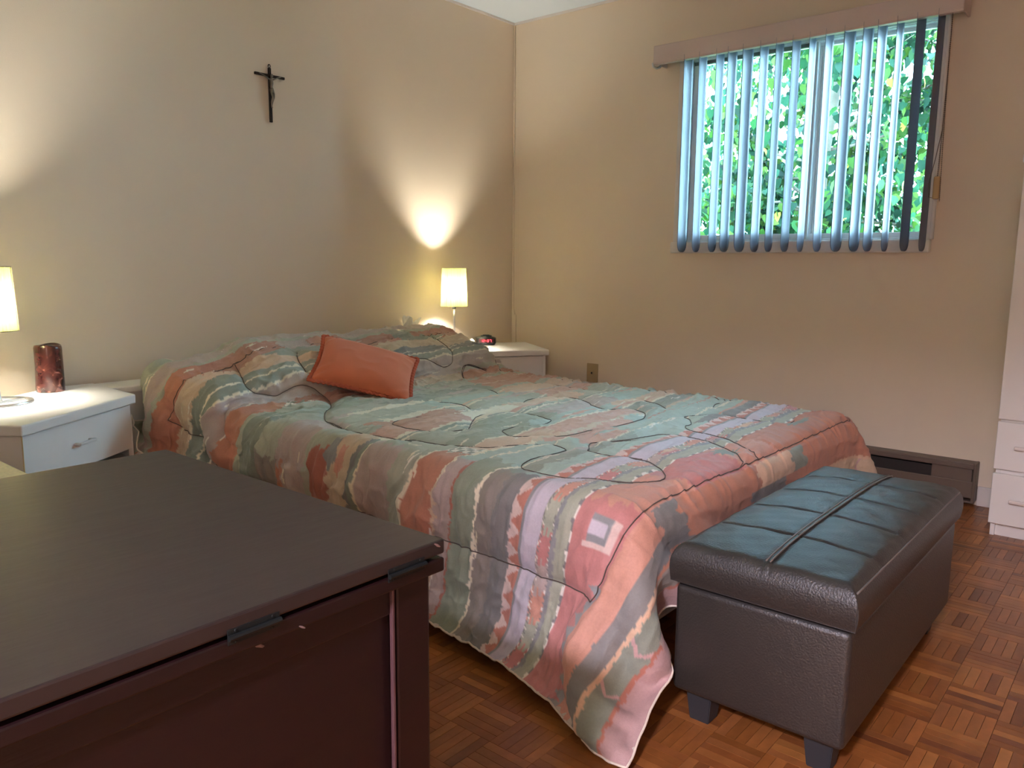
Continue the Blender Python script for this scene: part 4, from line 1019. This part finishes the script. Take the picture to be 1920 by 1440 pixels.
# ------------------------------------------------------------------ outside: garden ground, tree
box('ground_outside', (.16, -9, -.62), (12, 9, -.60), M['grass'], kind='structure')
rs = random.Random(5); rn = np.random.RandomState(5)
tr = empty('leafy_tree', (2.9, -.75, -.60), 0, 'leafy green tree close outside the bedroom window', 'tree')
T_ = under(tr)
T_(tube('trunk', [(2.95, -.62, -.60), (2.92, -.70, .3), (2.98, -.80, 1.1), (2.90, -.86, 1.9), (2.96, -.95, 2.8), (2.9, -.9, 3.6)], [.10, .085, .075, .06, .045, .03], M['bark'], n=10))
branches = []
for k in range(46):
    z0 = rs.uniform(.5, 3.0); a = rs.uniform(0, 2*math.pi); L_ = rs.uniform(.7, 1.7)
    p = [Vector((2.93, -.80, z0))]
    d = Vector((math.cos(a), math.sin(a), rs.uniform(-.15, .5))).normalized()
    for s in range(6):
        d = (d+Vector((rs.uniform(-.25, .25), rs.uniform(-.25, .25), rs.uniform(-.2, .2)))).normalized(); p.append(p[-1]+d*(L_/6))
    r0 = rs.uniform(.010, .022)
    branches.append(p); T_(tube('branch', [tuple(q) for q in p], [r0*(1-.8*i/6) for i in range(7)], M['bark'], n=6))
# heart-shaped leaf, folded along its rib
def leaf_verts(s):
    out = [(0, 0, 0), (0, .5, -.03), (0, 1.0, -.14), (.28, -.06, .05), (.46, .22, .10), (.36, .58, .06), (-.28, -.06, .05), (-.46, .22, .10), (-.36, .58, .06)]
    return np.array(out)*s
LF = np.array([(0, 3, 4), (0, 4, 1), (4, 5, 1), (1, 5, 2), (0, 7, 6), (0, 1, 7), (7, 1, 8), (1, 2, 8)])
def rand_rot(q):
    yaw, pit, rol = q.uniform(0, 2*math.pi), q.normal(-.9, .45), q.normal(0, .5)
    return np.array(Matrix.Rotation(yaw, 3, 'Z') @ Matrix.Rotation(pit, 3, 'X') @ Matrix.Rotation(rol, 3, 'Y'))
cols = [srgb(70, 132, 74), srgb(52, 112, 72), srgb(96, 152, 66), srgb(44, 92, 70), srgb(120, 168, 70), srgb(62, 122, 92)]
NLEAF = 20000
cand = []
while len(cand) < NLEAF:
    if rn.rand() < .25:
        b = branches[rn.randint(len(branches))]; i = rn.randint(2, 6); p = np.array(b[i].lerp(b[i+1] if i < 6 else b[i], rn.rand()))+rn.normal(0, .07, 3)
    else:
        far = rn.rand() < .6
        p = np.array([rn.uniform(1.6, 4.0), rn.uniform(-3.1, 1.9), rn.uniform(.5, 3.7)]) if not far else np.array([rn.uniform(3.8, 6.5), rn.uniform(-3.0, 3.4), rn.uniform(.4, 4.6)])
        dens = vnoise(np.array([p[1]*2.3+20]), np.array([p[2]*2.3+p[0]*1.1+20]), 61)[0]
        if rn.rand() > .2+1.2*dens**1.5: continue
    if p[0] < 1.2: continue
    cand.append(p)
cand = np.array(cand)
dd = cand-CAM_P; dep = dd@CAM_FW; px_, py_ = 960+CAM_F*(dd@CAM_R)/dep, 720-CAM_F*(dd@CAM_U)/dep
invw = (px_ > 1300) & (px_ < 1755) & (py_ > 35) & (py_ < 452)
# the 300 leaves that show largest: the nearest ones seen through the panes
order = np.argsort(np.where(invw, dep, 99)); single = set(order[:300].tolist())
Vs, Fs, Ts = [], [], []
for i, p in enumerate(cand):
    s = rn.uniform(.05, .09)*(1.25 if p[0] > 3.8 else 1); Mx = rand_rot(rn); c = np.array(cols[rn.randint(len(cols))])*rn.uniform(.10, .38)
    if rn.rand() < .015: c = np.array(srgb(170, 165, 70))
    vv = leaf_verts(s)@Mx.T
    if i in single:
        o = raw_mesh('leaf', vv, LF, M['leaf'], smooth=True, tint=c); o.location = p; T_(o)
    else:
        Fs.append(LF+9*len(Vs)); Vs.append(vv+p); Ts.append(np.tile(c, (9, 1)))
o = T_(raw_mesh('foliage', np.concatenate(Vs), np.concatenate(Fs), M['leaf'], smooth=True, tint=np.concatenate(Ts))); o['kind'] = 'stuff'

# ------------------------------------------------------------------ parquet: fingers laid in a basket weave, five to a square
bpy.context.view_layer.update()
dg = bpy.context.evaluated_depsgraph_get()
PT = .1165; X00, Y00 = -2.655, -2.070
slats = []
for i in range(int((XL-X00)/PT)-1, int((0-X00)/PT)+1):
    for j in range(int((YB-Y00)/PT)-1, int((0-Y00)/PT)+1):
        x0, y0 = X00+i*PT, Y00+j*PT
        along_y = (i+j) % 2 == 1
        for k in range(5):
            g = .0002
            if along_y: lo, hi = (x0+k*PT/5+g, y0+g), (x0+(k+1)*PT/5-g, y0+PT-g)
            else: lo, hi = (x0+g, y0+k*PT/5+g), (x0+PT-g, y0+(k+1)*PT/5-g)
            lo = (max(lo[0], XL), max(lo[1], YB)); hi = (min(hi[0], -.001), min(hi[1], -.001))
            if hi[0]-lo[0] < .004 or hi[1]-lo[1] < .004: continue
            slats.append((lo, hi, along_y))
ctr = np.array([((a[0]+b[0])/2, (a[1]+b[1])/2, 0.) for a, b, _ in slats])
dd = ctr-CAM_P; dep = dd@CAM_FW; ok = dep > .2
sx, sy = 960+CAM_F*(dd@CAM_R)/np.where(ok, dep, 1), 720-CAM_F*(dd@CAM_U)/np.where(ok, dep, 1)
inv = ok & (sx > -15) & (sx < 1935) & (sy > 0) & (sy < 1455)
vis = []
for i in np.where(inv)[0]:
    v = Vector(ctr[i]+np.array([0, 0, .002])-CAM_P); L_ = v.length; v.normalize()
    hit, loc, *_r = sc.ray_cast(dg, Vector(CAM_P)+v*.001, v, distance=L_-.004)
    if not hit: vis.append(i)
vis = sorted(vis, key=lambda i: dep[i])[:300]; visset = set(vis)
base_cols = [srgb(164, 102, 54), srgb(152, 92, 46), srgb(176, 114, 60), srgb(142, 84, 44), srgb(158, 98, 54), srgb(124, 72, 42)]
wts = [.26, .24, .18, .12, .14, .06]
rp = np.random.RandomState(77)
Vs, Fs, Ts = [], [], []
BF = np.array([(4, 5, 6, 7), (0, 1, 5, 4), (1, 2, 6, 5), (2, 3, 7, 6), (3, 0, 4, 7)])
for i, (lo, hi, ay) in enumerate(slats):
    c = np.array(base_cols[rp.choice(6, p=wts)])*rp.uniform(.72, .98); zt = rp.uniform(-.0003, .0001); e = .0003
    v = np.array([(lo[0], lo[1], -.0078), (hi[0], lo[1], -.0078), (hi[0], hi[1], -.0078), (lo[0], hi[1], -.0078), (lo[0]+e, lo[1]+e, zt), (hi[0]-e, lo[1]+e, zt), (hi[0]-e, hi[1]-e, zt), (lo[0]+e, hi[1]-e, zt)])
    if i in visset:
        cc = np.array([ctr[i][0], ctr[i][1], 0])
        o = raw_mesh('parquet_finger', v-cc, BF, M['slat_wood'], parent=floor, tint=c); o.location = cc
    else:
        Fs.append(BF+8*len(Vs)); Vs.append(v); Ts.append(np.tile(c, (8, 1)))
o = raw_mesh('parquet_fingers', np.concatenate(Vs), np.concatenate(Fs), M['slat_wood'], parent=floor, tint=np.concatenate(Ts)); o['kind'] = 'stuff'
# hall floor beyond the doorway
box('floor_hall', (-6.3, YB, -.0079), (XL, -2.3, 0), M['subfloor'], kind='structure')
